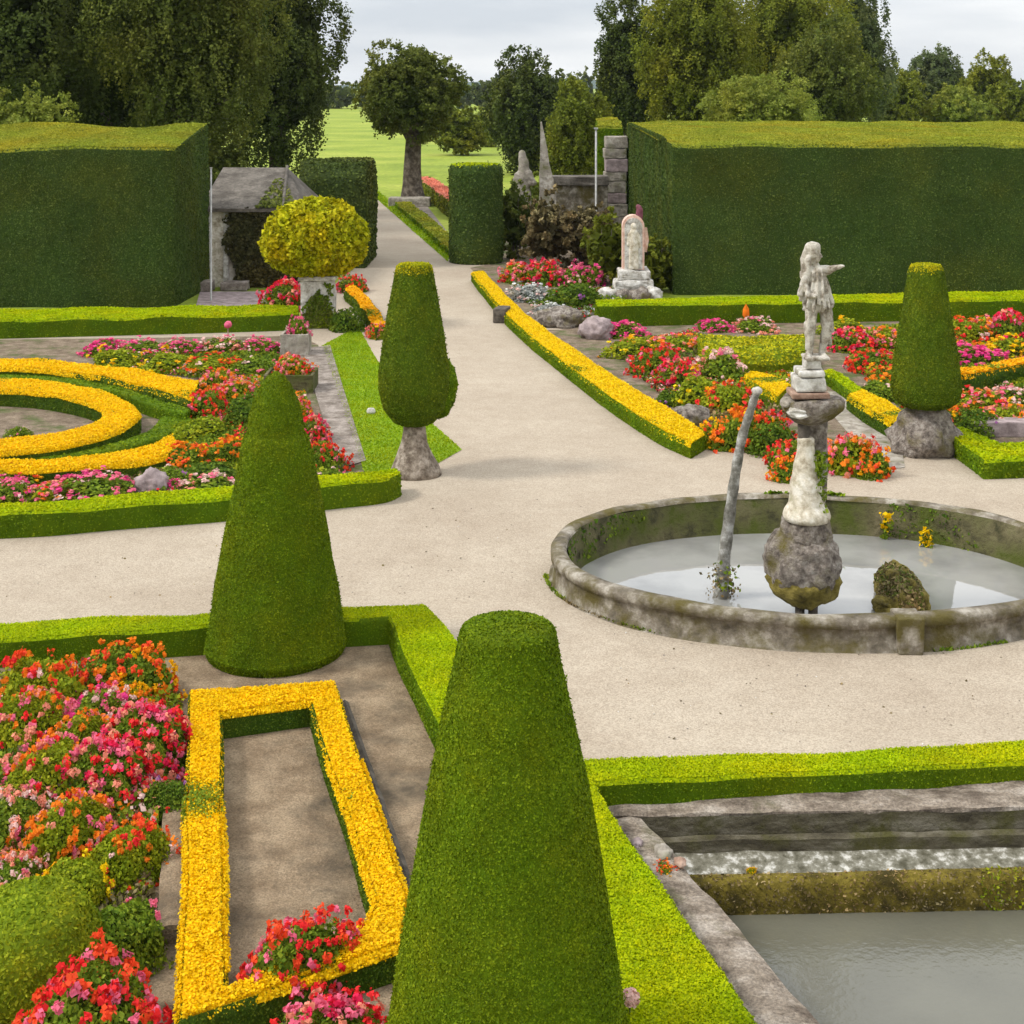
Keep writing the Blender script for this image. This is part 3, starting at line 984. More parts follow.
hedge('low_hedge', [P(945, 432, .35), P(984, 460, .35), P(1040, 458, .35), P(1300, 452, .35)], [P(965, 427, .35), P(1000, 442, .35), P(1040, 441, .35), P(1300, 436, .35)], 0.35,
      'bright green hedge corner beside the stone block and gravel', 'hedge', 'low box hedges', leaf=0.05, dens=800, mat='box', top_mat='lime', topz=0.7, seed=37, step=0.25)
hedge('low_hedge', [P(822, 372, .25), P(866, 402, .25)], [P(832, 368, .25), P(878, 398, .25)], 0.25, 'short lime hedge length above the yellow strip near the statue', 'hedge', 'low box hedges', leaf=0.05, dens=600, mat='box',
      top_mat='lime', topz=0.7, seed=38, step=0.3)

# ---------------------------------------------------------------- yellow flower edgings (green hedge body, yellow blossom on top)
YG = 'yellow flowering edgings'
ykw = dict(mat='deepleaf', top_mat=PET['yellow'], split=True, core='core')
# rectangular frame
zf = 0.26
oo = [P(189, 692, zf), P(336, 682, zf), P(411, 900, zf), P(402, 948, zf), P(178, 1022, zf)]
ii = [P(222, 716, zf), P(310, 704, zf), P(374, 902, zf), P(368, 922, zf), P(229, 986, zf)]
hedge('flower_edging', oo, ii, zf, 'rectangular frame of solid yellow flowers round bare soil and one red bush', 'flower edging', YG, leaf=0.021, dens=6500, closed=True, step=0.12, seed=41, wob=0.016, edge=0.05, topz=0.6, **ykw)
# ring of the parterre
zr = 0.34


def ring(pts_o, pts_i, h, n=8, closed=False):
    return [tuple(p) for p in smooth_line([P(x, y, h) for x, y in pts_o], n, closed)], [tuple(p) for p in smooth_line([P(x, y, h) for x, y in pts_i], n, closed)]


a, b = ring([(-150, 398), (-70, 382), (0, 379), (60, 383), (110, 393), (140, 411), (126, 428), (90, 440), (30, 449), (-50, 454), (-130, 440)],
            [(-118, 404), (-60, 393), (0, 391), (50, 395), (88, 403), (104, 412), (94, 423), (66, 432), (10, 439), (-50, 443), (-110, 432)], zr, 6, True)
hedge('flower_edging', a, b, zr, 'closed yellow flower ring round a gravel bed in the parterre', 'flower edging', YG, leaf=0.033, dens=2600, closed=True, step=0.25, seed=42, wob=0.03, edge=0.07, topz=0.6, **ykw)
a, b = ring([(-200, 376), (-60, 362), (0, 359), (60, 361), (130, 369), (198, 381)], [(-200, 384), (-60, 371), (0, 369), (60, 372), (130, 383), (192, 401)], 0.4)
hedge('flower_edging', a, b, 0.4, 'outer arc of tufted yellow flowers curving behind the closed ring', 'flower edging', YG, leaf=0.038, dens=1700, step=0.25, seed=43, wob=0.05, edge=0.1, topz=0.55, **ykw)
a, b = ring([(-60, 462), (20, 460), (60, 459), (110, 453), (150, 445), (172, 436)], [(-60, 470), (20, 470), (62, 469), (112, 465), (160, 457), (180, 447)], 0.3)
hedge('flower_edging', a, b, 0.3, 'lower arc of yellow flowers between the ring and the curving low hedge', 'flower edging', YG, leaf=0.034, dens=2200, step=0.25, seed=44, wob=0.04, edge=0.08, topz=0.55, **ykw)
a, b = ring([(-40, 372), (60, 376), (110, 384), (150, 397), (190, 408)], [(-40, 377), (60, 381), (110, 390), (150, 404), (185, 414)], 0.28)
hedge('low_hedge', a, b, 0.28, 'thin dark green hedge arc between the ring and the outer yellow arc', 'hedge', 'low box hedges', leaf=0.045, dens=800, mat='box', seed=45, step=0.25)
a, b = ring([(-40, 452), (40, 452), (100, 446), (145, 432), (160, 416)], [(-40, 460), (40, 459), (105, 452), (158, 438), (200, 420)], 0.16)
hedge('low_hedge', a, b, 0.16, 'flat dark green hedge arc wrapped round the closed yellow ring', 'hedge', 'low box hedges', leaf=0.045, dens=800, mat='box', seed=46, step=0.25)
# border of the main path
a, b = ring([(471, 273), (496, 303), (522, 330), (600, 391), (650, 424), (678, 438), (690, 443)], [(484, 271), (511, 299), (538, 323), (616, 377), (662, 404), (694, 424), (706, 434)], 0.3)
hedge('flower_edging', a, b, 0.3, 'long straight yellow flower edging along the main gravel path', 'flower edging', YG, leaf=0.034, dens=2200, step=0.25, seed=47, wob=0.02, edge=0.08, topz=0.6, mat='box',
      top_mat=PET['lemon'], split=True)
a, b = ring([(846, 396), (870, 412), (896, 428)], [(862, 388), (890, 402), (914, 418)], 0.3)
hedge('flower_edging', a, b, 0.3, 'short thick yellow flower strip running down to the stone block', 'flower edging', YG, leaf=0.034, dens=2200, step=0.25, seed=48, wob=0.04, edge=0.1, topz=0.55, mat='deepleaf', top_mat=PET['lemon'], split=True)
a, b = ring([(743, 378), (760, 388), (778, 397)], [(752, 370), (772, 376), (790, 386)], 0.3)
hedge('flower_edging', a, b, 0.3, 'small yellow flower block between the water pipe and statue pedestal', 'flower edging', YG, leaf=0.034, dens=2200, step=0.25, seed=49, wob=0.04, edge=0.1, topz=0.5, mat='limeleaf', top_mat=PET['lemon'], split=True)
a, b = ring([(955, 378), (990, 372), (1024, 366), (1200, 340)], [(955, 370), (990, 364), (1024, 358), (1200, 333)], 0.4)
hedge('flower_edging', a, b, 0.4, 'orange-yellow flower edging slanting away behind the cone topiary', 'flower edging', YG, leaf=0.06, dens=600, step=0.3, seed=50, wob=0.03, edge=0.1, topz=0.55, mat='deepleaf', top_mat=PET['gold'], split=True)
a, b = ring([(344, 290), (360, 306), (376, 330)], [(354, 284), (368, 298), (386, 321)], 0.3)
hedge('flower_edging', a, b, 0.3, 'small dull yellow edging beside the pedestal of the golden bush', 'flower edging', YG, leaf=0.07, dens=420, step=0.3, seed=51, wob=0.03, edge=0.1, topz=0.55, mat='deepleaf', top_mat=PET['gold'], split=True)
a, b = ring([(392, 200), (420, 224), (449, 250)], [(404, 198), (428, 216), (456, 240)], 0.25)
hedge('flower_edging', a, b, 0.25, 'faint green and yellow edging leading towards the lone round tree', 'edging', None, leaf=0.12, dens=110, step=0.6, seed=52, wob=0.04, edge=0.1, topz=0.55, mat='box', top_mat='softtop')
a, b = ring([(418, 178), (432, 188), (452, 203)], [(428, 176), (440, 183), (458, 196)], 0.9)
hedge('flower_edging', a, b, 0.9, 'small hedge with red flowered top beside the lone round tree', 'flower edging', None, leaf=0.15, dens=90, step=0.6, seed=53, wob=0.06, edge=0.15, topz=0.55, mat='midleaf', top_mat=PET['salmon'], split=True)
# soft yellow-green hedge block in the border
a, b = ring([(700, 353), (750, 356), (803, 352)], [(700, 335), (750, 334), (805, 333)], 0.55)
hedge('low_hedge', a, b, 0.55, 'loose yellow-green flowering hedge block behind the statue pedestal', 'hedge', None, leaf=0.07, dens=520, mat='limeleaf', top_mat='goldleaf', topz=0.4, top_share=0.6, seed=54, wob=0.06, edge=0.2, step=0.3)

# ---------------------------------------------------------------- trees
def sphere_dirs(n):
    return unit(rng.normal(size=(n, 3)))


def crown(mb, c, r, mat, n, leaf, lobes=70, lobe=(0.16, 0.36), gap=-0.45, seed=0, low=-0.85, shape=None):
    """twigs of leaves gathered round many sub-crowns: ragged outline, gaps, light and dark clumps"""
    rs = np.random.default_rng(seed)
    c, r = np.array(c, float), np.array(r, float)
    cs, ls = [], []
    while len(cs) < lobes:
        d = rs.normal(size=3)
        d /= np.linalg.norm(d)
        if d[2] < low:
            continue
        cs.append(d * rs.uniform(0.30, 0.84))
        ls.append(rs.uniform(*lobe))
    cs, ls = np.array(cs), np.array(ls)
    cs[:, :2] *= (1 + 0.75 * np.minimum(cs[:, 2:] + 0.15, 0))
    wgt = ls ** 2
    T = max(60, n // 26)
    pick = rs.choice(lobes, T, p=wgt / wgt.sum())
    d = unit(rs.normal(size=(T, 3)))
    loc = cs[pick] + d * (ls[pick] * (1.0 + 0.10 * rs.normal(size=T)))[:, None]
    keep = np.ones(T, bool)
    for q, l in zip(cs, ls):
        keep &= ~((np.linalg.norm(loc - q, axis=1) < l * 0.66))
    keep &= nz(c + loc * r, 2.4 / max(0.6, r.mean() * 0.3), seed, 2) > gap
    loc, d = loc[keep], d[keep]
    T = len(loc)
    m = 26
    o = unit(d + 0.75 * loc / np.maximum(np.linalg.norm(loc, axis=1), 1e-6)[:, None] + 0.35 * rs.normal(size=(T, 3)))
    tl = rs.uniform(0.05, 0.17, T)
    t = rs.random((T, m, 1)) ** 0.8
    p = loc[:, None, :] + o[:, None, :] * (t * tl[:, None, None]) + rs.normal(size=(T, m, 3)) * (0.042 * (1.1 - 0.6 * t))
    p[:, :, 2] -= 0.03 * t[:, :, 0] ** 2
    nn = unit((o[:, None, :] * 0.7 + np.array([0, 0, 0.45]) + 0.6 * rs.normal(size=(T, m, 3))).reshape(-1, 3))
    tr = np.clip(0.5 * np.repeat(rs.random(T), m) + 0.5 * rs.random(T * m), 0, 1)
    leaves(mb, c + p.reshape(-1, 3) * r, nn, leaf, mat, 0.25, 0.40, rnd=tr)
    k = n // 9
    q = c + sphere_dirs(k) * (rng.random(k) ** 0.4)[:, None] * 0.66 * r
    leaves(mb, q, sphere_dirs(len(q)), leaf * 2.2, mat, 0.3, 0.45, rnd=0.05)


def trunk(mb, base, top, r0, limbs=6, spread=2.5, seed=0, mat='bark'):
    rs = random.Random(seed)
    b, t = Vector(base), Vector(top)
    pts = [b.lerp(t, i / 6) + Vector((rs.uniform(-.08, .08), rs.uniform(-.08, .08), 0)) * r0 * 2 * (i > 0) for i in range(7)]
    tube(mb, pts, [r0 * x for x in (1.5, 1.05, 0.92, 0.85, 0.75, 0.6, 0.4)], M[mat], 14)
    for i in range(limbs):
        s = pts[rs.choice([3, 4, 5])]
        an = 2 * math.pi * i / limbs + rs.uniform(-.4, .4)
        e = s + Vector((math.cos(an), math.sin(an), rs.uniform(0.5, 1.1))) * spread
        md = s.lerp(e, 0.5) + Vector((0, 0, 0.12 * spread))
        tube(mb, [s, md, e], [r0 * 0.42, r0 * 0.26, r0 * 0.08], M[mat], 8)


def tree(name, px, d, ytop, ybot, wpx, mat, label, n=36000, leaf=0.26, r0=0.4, group=None, gap=-0.45, seed=0, lobes=70, cat='tree', depth=1.0, lobe=(0.16, 0.36), shape=None, base_z=0.0, low=-0.85):
    k = d / F
    X = (px - 512) * k
    zt, zb = 7 - (ytop - 85) * k, 7 - (ybot - 85) * k
    rz, rx = (zt - zb) / 2, wpx * k / 2
    t = empty(name, (X, d, base_z), label, cat, group)
    mb = MB()
    crown(mb, (X, d, (zt + zb) / 2), (rx, rx * depth, rz), M[mat], int(n * 3.2), leaf * 0.54, lobes, lobe, gap, seed, low, shape)
    mb.build('crown', t, loc=(X, d, base_z))
    mb = MB()
    trunk(mb, (X, d, base_z - 0.05), (X, d, zb + rz * 1.1), r0, 7, rx * 0.55, seed)
    mb.build('trunk', t, loc=(X, d, base_z))
    return t


# the dark group beyond the first tall hedge
tree('broadleaf_tree', 20, 66, -120, 178, 190, 'darkleaf', 'darkest broad tree rising behind the tall hedge, cut by picture edge', 52000, 0.26, 0.45, seed=61, low=-1)
tree('broadleaf_tree', 105, 72, -150, 185, 185, 'darkleaf', 'dark tree filling the middle of the dense group behind the tall hedge', 48000, 0.26, 0.45, seed=62, low=-1)
tree('broadleaf_tree', 190, 63, -140, 176, 165, 'oak', 'olive-green tree with drooping crown overhanging the end of the tall hedge', 60000, 0.22, 0.4, seed=63, low=-1, gap=-0.6)
tree('broadleaf_tree', 278, 80, -60, 172, 128, 'darkleaf', 'tall dark tree above the slate-roofed building, thin twigs against the sky', 46000, 0.26, 0.45, seed=64, low=-1, gap=-0.3)
tree('shrub', 22, 58, 83, 190, 110, 'paleleaf', 'yellow-green shrub showing above the tall hedge at its outer end', 9000, 0.2, 0.12, cat='shrub', seed=65)
tree('shrub', 226, 62, 140, 230, 50, 'oak', 'dark green shrub between the end of the tall hedge and the slate roof', 9000, 0.18, 0.1, cat='shrub', seed=57)
tree('shrub', 70, 78, 100, 200, 120, 'darkleaf', 'dark undergrowth shrub beneath the dense tree group', 16000, 0.24, 0.15, cat='shrub', seed=58)
tree('shrub', 160, 82, 100, 200, 120, 'darkleaf', 'dark undergrowth shrub beneath the olive-green drooping tree', 16000, 0.24, 0.15, cat='shrub', seed=59)
# lone round tree on the path axis
tree('round_tree', 413, 88, 42, 142, 100, 'oak', 'lone round-headed tree with thick trunk at the end of the main path', 34000, 0.27, 0.55, seed=66, gap=-0.5)
mb = MB()
q = P(408, 206)
box(mb, (q[0] - 1.1, q[1] - 0.7, -0.02), (q[0] + 1.3, q[1] + 0.7, 0.5), M['stone'], 0.06, jit=0.05)
tag(mb.build('stone_block'), 'low grey stone block at the foot of the lone round tree', 'stone block')
# middle group
tree('broadleaf_tree', 533, 118, 54, 196, 95, 'darkleaf', 'dark green round tree behind the pointed stone spire', 34000, 0.36, 0.4, seed=67, gap=-0.6)
tree('broadleaf_tree', 578, 92, 82, 210, 74, 'midleaf', 'lighter mid-green tree standing just behind the low ruined wall', 24000, 0.26, 0.25, seed=68)
tree('broadleaf_tree', 628, 108, -6, 150, 82, 'darkleaf', 'slender dark tree reaching the top of the picture beside the big pale-green trees', 32000, 0.3, 0.4, seed=69, gap=-0.3)
# the big group behind the second tall hedge
tree('broadleaf_tree', 700, 104, -40, 165, 125, 'midleaf', 'big mid-green tree next to the slender dark tree', 52000, 0.3, 0.5, seed=70)
tree('broadleaf_tree', 785, 112, -45, 160, 135, 'midleaf', 'largest mid-green tree, in the middle of the group behind the statue', 52000, 0.3, 0.5, seed=71)
tree('broadleaf_tree', 850, 122, -30, 150, 96, 'blueleaf', 'tall bluish-green tree with ragged edge at the outer side of the big group', 38000, 0.34, 0.45, seed=72, gap=-0.2)
tree('broadleaf_tree', 822, 95, 22, 160, 100, 'oak', 'dense olive rounded tree in front of the big group', 36000, 0.26, 0.4, seed=73, gap=-0.8)
tree('shrub', 762, 84, 76, 160, 125, 'paleleaf', 'broad pale green shrub above the hedge top in front of the big trees', 20000, 0.2, 0.14, cat='shrub', seed=74, gap=-0.8)
tree('broadleaf_tree', 937, 175, 41, 136, 62, 'blueleaf', 'small blue-green tree alone against the sky beyond the tall hedge', 22000, 0.4, 0.3, seed=75, gap=-0.3)
tree('broadleaf_tree', 984, 165, 54, 138, 52, 'midleaf', 'small rounded tree beside the blue-green one beyond the tall hedge', 20000, 0.36, 0.3, seed=76)
for (x, y, wd, mt, lb, sd) in [(900, 68, 60, 'midleaf', 'green scrub between the big group and the small blue-green tree', 77), (955, 84, 70, 'paleleaf', 'pale scrub under the two small trees', 78),
                               (1018, 80, 56, 'midleaf', 'low green scrub at the picture edge above the hedge', 79), (890, 92, 50, 'oak', 'olive scrub at the foot of the ragged bluish tree', 80)]:
    tree('shrub', x, 150, y, 142, wd, mt, lb, 11000, 0.36, 0.15, cat='shrub', seed=sd, group='scrub beyond the tall hedge')
# field bushes and the far tree line
tree('shrub', 462, 150, 106, 158, 62, 'midleaf', 'low spreading bush in the green field beside the lone tree', 9000, 0.4, 0.15, cat='shrub', seed=82, gap=-0.9)
tree('shrub', 494, 170, 104, 150, 44, 'paleleaf', 'paler bush in the field near the dark round tree', 7000, 0.4, 0.15, cat='shrub', seed=83, gap=-0.9)
mb = MB()
for i in range(96):
    X = -200 + i * 4.2 + random.uniform(-2, 2)
    Y = 440 + (18 if i % 2 else 0) + random.uniform(-12, 12)
    hgt = random.uniform(6.5, 10.5) + (2.5 if i % 2 else 0)
    crown(mb, (X, Y, hgt * 0.42), (random.uniform(4, 6.5), 4, hgt * 0.58), M[random.choice(['blueleaf', 'darkleaf', 'oak', 'blueleaf'])], 1500, 0.8, 14, (0.3, 0.5), -2, 200 + i, -1)
tag(mb.build('treeline'), kind='stuff')

# ---------------------------------------------------------------- golden bush on its pedestal
g = P(320, 326)
k = g[1] / F
gb = empty('golden_bush', (g[0], g[1], 1.5), 'round golden-yellow bush on a white stone pedestal beside the main path', 'bush')
mb = MB()
gd = sphere_dirs(26000)
gb_ = 1 + 0.10 * nz(gd, 3.5, 91, 2) + 0.09 * nz(gd, 9, 92, 2)
gr = gb_ * (1 - 0.14 * np.abs(rng.normal(size=len(gd))))
gp = gd * gr[:, None] * np.where(gd[:, 2:] > 0, np.array([[1.55, 1.45, 1.25]]), np.array([[1.5, 1.4, 0.95]])) + np.array([g[0] - 0.15, g[1], 7 - 158 * k])
leaves(mb, gp, gd, 0.125, M['goldleaf'], 0.7, 0.36)
rock(mb, (g[0] - 0.15, g[1], 7 - 156 * k), (1.15, 1.05, 0.75), M['bedleaf'], 0.05, 3, 5)
mb.build('foliage', gb, loc=(g[0], g[1], 1.5))
mb = MB()
tube(mb, [(g[0], g[1], 1.5), (g[0], g[1], 2.2)], [0.12, 0.09], M['bark'])
mb.build('stem', gb, loc=(g[0], g[1], 1.5))
pd = empty('stone_pedestal', (g[0], g[1], 0), 'white lichened pedestal with ivy below, carrying the golden bush', 'pedestal')
mb = MB()
box(mb, (g[0] - 0.50, g[1] - 0.45, 0.0), (g[0] + 0.42, g[1] + 0.45, 1.36), M['white'], 0.04, jit=0.04)
box(mb, (g[0] - 0.58, g[1] - 0.52, 1.365), (g[0] + 0.50, g[1] + 0.52, 1.50), M['white'], 0.03, jit=0.03)
mb.build('block', pd, loc=(g[0], g[1], 0))
mb = MB()
n_ = 2600
zz_ = rng.uniform(0.0, 1.3, n_)
xx = g[0] - 0.05 + rng.normal(0, 0.22, n_) + 0.14 * np.sin(zz_ * 5)
kk = (zz_ < 0.95 - 1.1 * np.abs(xx - g[0] - 0.02) + 0.2 * rng.random(n_)) | ((xx > g[0] + 0.16 + 0.1 * np.sin(zz_ * 7)) & (xx < g[0] + 0.42))
pp = np.stack([xx, np.full(n_, g[1] - 0.49), zz_], 1)[kk]
leaves(mb, pp, np.tile([0, -1.0, 0.2], (len(pp), 1)), 0.09, M['oak'], 0.4)
leaves(mb, pp[::2], np.tile([0, -1.0, 0.2], (len(pp[::2]), 1)), 0.09, M['box'], 0.5)
mb.build('ivy', pd, loc=(g[0], g[1], 0))

# ---------------------------------------------------------------- small building with slate roof
hb = empty('garden_house', (-9.2, 52.5, 0), 'small old garden house with grey slate roof and ivy beside the tall hedge', 'garden house')
HL = (-9.2, 52.5, 0)
mb = MB()
box(mb, (-10.6, 52.0, 0), (-7.45, 56.4, 2.78), M['plaster'], 0.02)
mb.build('wall', hb, loc=HL)
mb = MB()
bm = bmesh.new()
rv = [(-10.8, 51.7, 2.74), (-7.9, 51.7, 2.74), (-7.25, 52.6, 2.74), (-7.25, 56.7, 2.74), (-10.8, 56.7, 2.74), (-10.7, 55.6, 3.95), (-8.3, 55.4, 3.95)]
vs = [bm.verts.new(v) for v in rv]
lo = [bm.verts.new((v[0], v[1], v[2] - 0.12)) for v in rv[:5]]
for f in ((0, 1, 6, 5), (1, 2, 6), (2, 3, 6), (3, 4, 5, 6), (4, 0, 5)):
    bm.faces.new([vs[i] for i in f])
for i in range(5):
    j = (i + 1) % 5
    bm.faces.new((lo[i], lo[j], vs[j], vs[i]))
bm.faces.new(lo[::-1])
add_bm(mb, bm, M['slate'])
rf = mb.build('roof', hb, loc=HL)
mb = MB()
tube(mb, [(-7.9, 51.72, 2.78), (-8.3, 55.4, 4.0)], [0.06, 0.06], M['slate'], 8)
mb.build('hip_ridge', rf, loc=HL)
mb = MB()
for (x0, x1, z0, z1) in ((-10.55, -10.4, 0, 2.6), (-9.98, -9.8, 0, 2.6), (-10.55, -9.8, 2.605, 2.73)):
    box(mb, (x0, 51.86, z0), (x1, 51.995, z1), M['white'], 0.01)
ds = mb.build('door_surround', hb, loc=HL)
mb = MB()
box(mb, (-10.398, 51.93, 0), (-9.982, 51.996, 2.6), M['cream'], 0.008)
mb.build('door', hb, loc=HL)
mb = MB()
n_ = 9000
u = rng.random(n_)
zz_ = rng.uniform(0.0, 2.72, n_)
xx = -9.75 + u * 2.25 + 0.22 * np.sin(zz_ * 3)
xx = np.where(zz_ > 2.2, np.minimum(xx, -7.4) - 0.4 * rng.random(n_), xx)
pp = np.stack([xx, 51.93 - 0.18 * rng.random(n_), zz_], 1)
leaves(mb, pp, np.tile([0, -1.0, 0.15], (n_, 1)), 0.12, M['ivy'], 0.4)
t_ = rng.random(2600) ** 1.6
xr = -10.8 + 3.2 * rng.random(2600)
kk = nz(np.stack([xr, t_, 0 * t_], 1), 2.2, 5, 2) > 0.1 + 1.3 * t_
leaves(mb, np.stack([xr, 51.68 + 3.9 * t_, 2.80 + 1.2 * t_], 1)[kk], np.tile([0, -0.3, 1.0], (kk.sum(), 1)), 0.12, M['oak'], 0.4)
mb.build('ivy', hb, loc=HL)
mb = MB()
for (x0, y0, wd, hh) in ((-10.7, 50.6, 0.55, 0.35), (-9.9, 50.9, 0.9, 0.28)):
    box(mb, (x0, y0, 0.021), (x0 + wd, y0 + 0.7, hh), M['paving'], 0.03, jit=0.04)
    tag(mb.build('stone_step'), ('grey stone step below the garden house door' if hh > 0.3 else 'low wide stone step beside the garden house ivy'), 'step')
    mb = MB()
for px_, dd, tt in ((211, 54.0, 150),):
    x, y, zt = PD(px_, tt, 47.0)
    mb = MB()
    tube(mb, [(-9.75, 48.6, 0), (-9.75, 48.6, 4.3)], [0.03, 0.03], M['metal'], 8)
    box(mb, (-9.79, 48.56, 4.3), (-9.71, 48.64, 4.33), M['metal'], 0.005)
    tag(mb.build('slim_post'), 'slim pale post at the end of the tall hedge by the garden house', 'post')

# ---------------------------------------------------------------- ruins
d = 64.0
k = d / F
mb = MB()
x, y, zt = PD(541, 121, d)
w0, w1 = 0.62, 0.03
bm = bmesh.new()
lo = [bm.verts.new((x - 0.10, d - .5, 0)), bm.verts.new((x + 1.05, d - .5, 0)), bm.verts.new((x + 1.05, d + .5, 0)), bm.verts.new((x - 0.10, d + .5, 0))]
hi = [bm.verts.new((x - 0.03, d - .04, zt)), bm.verts.new((x + 0.03, d - .04, zt)), bm.verts.new((x + 0.03, d + .04, zt)), bm.verts.new((x - 0.03, d + .04, zt))]
bm.faces.new(hi)
bm.faces.new(lo[::-1])
for i in range(4):
    bm.faces.new((lo[i], lo[(i + 1) % 4], hi[(i + 1) % 4], hi[i]))
bmesh.ops.subdivide_edges(bm, edges=list(bm.edges), cuts=8, use_grid_fill=True)
for v in bm.verts:
    v.co += Vector(mnoise.noise_vector(v.co * 1.7)) * 0.05
add_bm(mb, bm, M['stone'])
tag(mb.build('stone_spire'), 'pointed leaning stone spire among the shrubs', 'stone spire')
mb = MB()
x, y, zt = PD(523, 150, d + 0.6)
V, Fs = fuse([((x, d + .6, 0), 0.5, (x, d + .6, 2.2), 0.42), ((x - 0.05, d + .6, 2.2), 0.4, (x + 0.02, d + .6, 3.7), 0.22), ((x, d + .6, 3.7), 0.2, (x - 0.02, d + .6, zt - 0.15), 0.17),
              ((x + .2, d + .5, 3.2), 0.2, (x + .42, d + .4, 2.8), 0.16), ((x - .2, d + .5, 3.1), 0.18, (x - .35, d + .4, 2.5), 0.16)], 0.06, 3)
V[:, 0] += 0.05 * nz(V, 5, 3)
V[:, 1] += 0.05 * nz(V, 5, 4)
mb.add(V, Fs, M['stone'])
tag(mb.build('weathered_statue'), 'eroded grey stone figure next to the pointed spire', 'statue')
mb = MB()
x0, x1 = PD(548, 190, 67)[0], PD(607, 190, 67)[0]
box(mb, (x0, 66.6, 0), (x1, 67.4, 2.55), M['rimstone'], 0.03, jit=0.06)
box(mb, (x0 - .1, 66.45, 2.553), (x1 + .05, 67.55, 2.95), M['slate'], 0.04, jit=0.05)
tag(mb.build('ruined_wall'), 'low ruined grey stone wall with flat capping behind the dry shrubs', 'wall')
pr = empty('stone_pier', (5.0, 69.5, 0), 'coursed pinkish stone pier beneath the hedge wing', 'stone pier')
zc = 0.0
i = 0
while zc < 4.3:
    mb = MB()
    hh = [0.55, 0.42, 0.6, 0.48][i % 4]
    jx = random.uniform(-.06, .06)
    x0, x1 = PD(605, 190, 69)[0] + jx, PD(627, 190, 69)[0] + jx
    box(mb, (x0, 68.8, zc), (x1, 70.0, zc + hh - 0.02), M['purplestone'] if i % 3 == 0 else M['stone'], 0.04, jit=0.04)
    mb.build('course', pr, loc=(5.0, 69.5, 0))
    zc += hh
    i += 1
mb = MB()
x = PD(596, 200, 66)[0]
tube(mb, [(x, 66, 0), (x, 66, 5.05)], [0.05, 0.045], M['metal'], 8)
box(mb, (x - .09, 65.91, 5.05), (x + .09, 66.09, 5.12), M['metal'], 0.01)
tag(mb.build('slim_post'), 'slim pale post standing in front of the ruined wall', 'post')

# ---------------------------------------------------------------- white arched stele
s = P(633, 297)
st = empty('stone_stele', (s[0], s[1], 0), 'white round-topped stele with carved figure and maroon finial on a rocky plinth', 'stele')
k = s[1] / F
SL = (s[0], s[1], 0)


def arch_poly(hw, z0, z1):
    pts = [(-hw, z0), (hw, z0)]
    zc = z1 - hw
    for i in range(13):
        a = math.pi * i / 12
        pts.append((hw * math.cos(a), zc + hw * math.sin(a)))
    return pts


def arch(mb, cx, y0, y1, hw, z0, z1, mat):
    bm = bmesh.new()
    pts = arch_poly(hw, z0, z1)
    fr = [bm.verts.new((cx + a, y0, b)) for a, b in pts]
    bk = [bm.verts.new((cx + a, y1, b)) for a, b in pts]
    bm.faces.new(fr)
    bm.faces.new(bk[::-1])
    for i in range(len(pts)):
        j = (i + 1) % len(pts)
        bm.faces.new((fr[j], fr[i], bk[i], bk[j]))
    bmesh.ops.recalc_face_normals(bm, faces=bm.faces)
    add_bm(mb, bm, mat)


mb = MB()
arch(mb, s[0], s[1] - 0.18, s[1] + 0.25, 0.36, 0.92, 2.72, M['blush'])
mb.build('slab', st, loc=SL)
mb = MB()
arch(mb, s[0], s[1] - 0.24, s[1] - 0.182, 0.29, 0.95, 2.63, M['white'])
mb.build('panel', st, loc=SL)
V, Fs = fuse([((s[0], s[1] - .26, 2.34), 0.11, (s[0], s[1] - .26, 2.38), 0.1), ((s[0], s[1] - .25, 2.15), 0.14, (s[0], s[1] - .25, 1.6), 0.15), ((s[0] - .06, s[1] - .25, 1.6), 0.1, (s[0] - .07, s[1] - .25, 1.02), 0.1),
              ((s[0] + .06, s[1] - .25, 1.6), 0.1, (s[0] + .07, s[1] - .25, 1.02), 0.1), ((s[0] + .14, s[1] - .25, 2.1), 0.06, (s[0] + .2, s[1] - .26, 1.7), 0.05), ((s[0] - .14, s[1] - .25, 2.1), 0.06, (s[0] - .18, s[1] - .27, 1.75), 0.05)], 0.025, 4)
mb = MB()
mb.add(V, Fs, M['cream'])
mb.build('carved_figure', st, loc=SL)
mb = MB()
V, Fs = fuse([((s[0] + .2, s[1], 2.6), 0.13, (s[0] + .22, s[1], 2.86), 0.12), ((s[0] + .2, s[1], 2.95), 0.1, (s[0] + .17, s[1], 2.98), 0.09)], 0.03, 3)
mb.add(V, Fs, M['maroon'])
mb.build('finial', st, loc=SL)
mb = MB()
tube(mb, [(s[0] + 0.40, s[1] - .1, 2.3), (s[0] + 0.43, s[1] - .1, 1.9), (s[0] + 0.40, s[1] - .12, 1.5)], [0.06, 0.09, 0.05], M['salmon'] if 'salmon' in M else M['blush'], 8)
mb.build('side_scroll', st, loc=SL)
mb = MB()
box(mb, (s[0] - 0.62, s[1] - 0.5, 0.22), (s[0] + 0.66, s[1] + 0.5, 0.60), M['white'], 0.06, jit=0.10)
box(mb, (s[0] - 0.5, s[1] - 0.42, 0.603), (s[0] + 0.54, s[1] + 0.42, 0.918), M['white'], 0.05, jit=0.08)
mb.build('plinth', st, loc=SL)
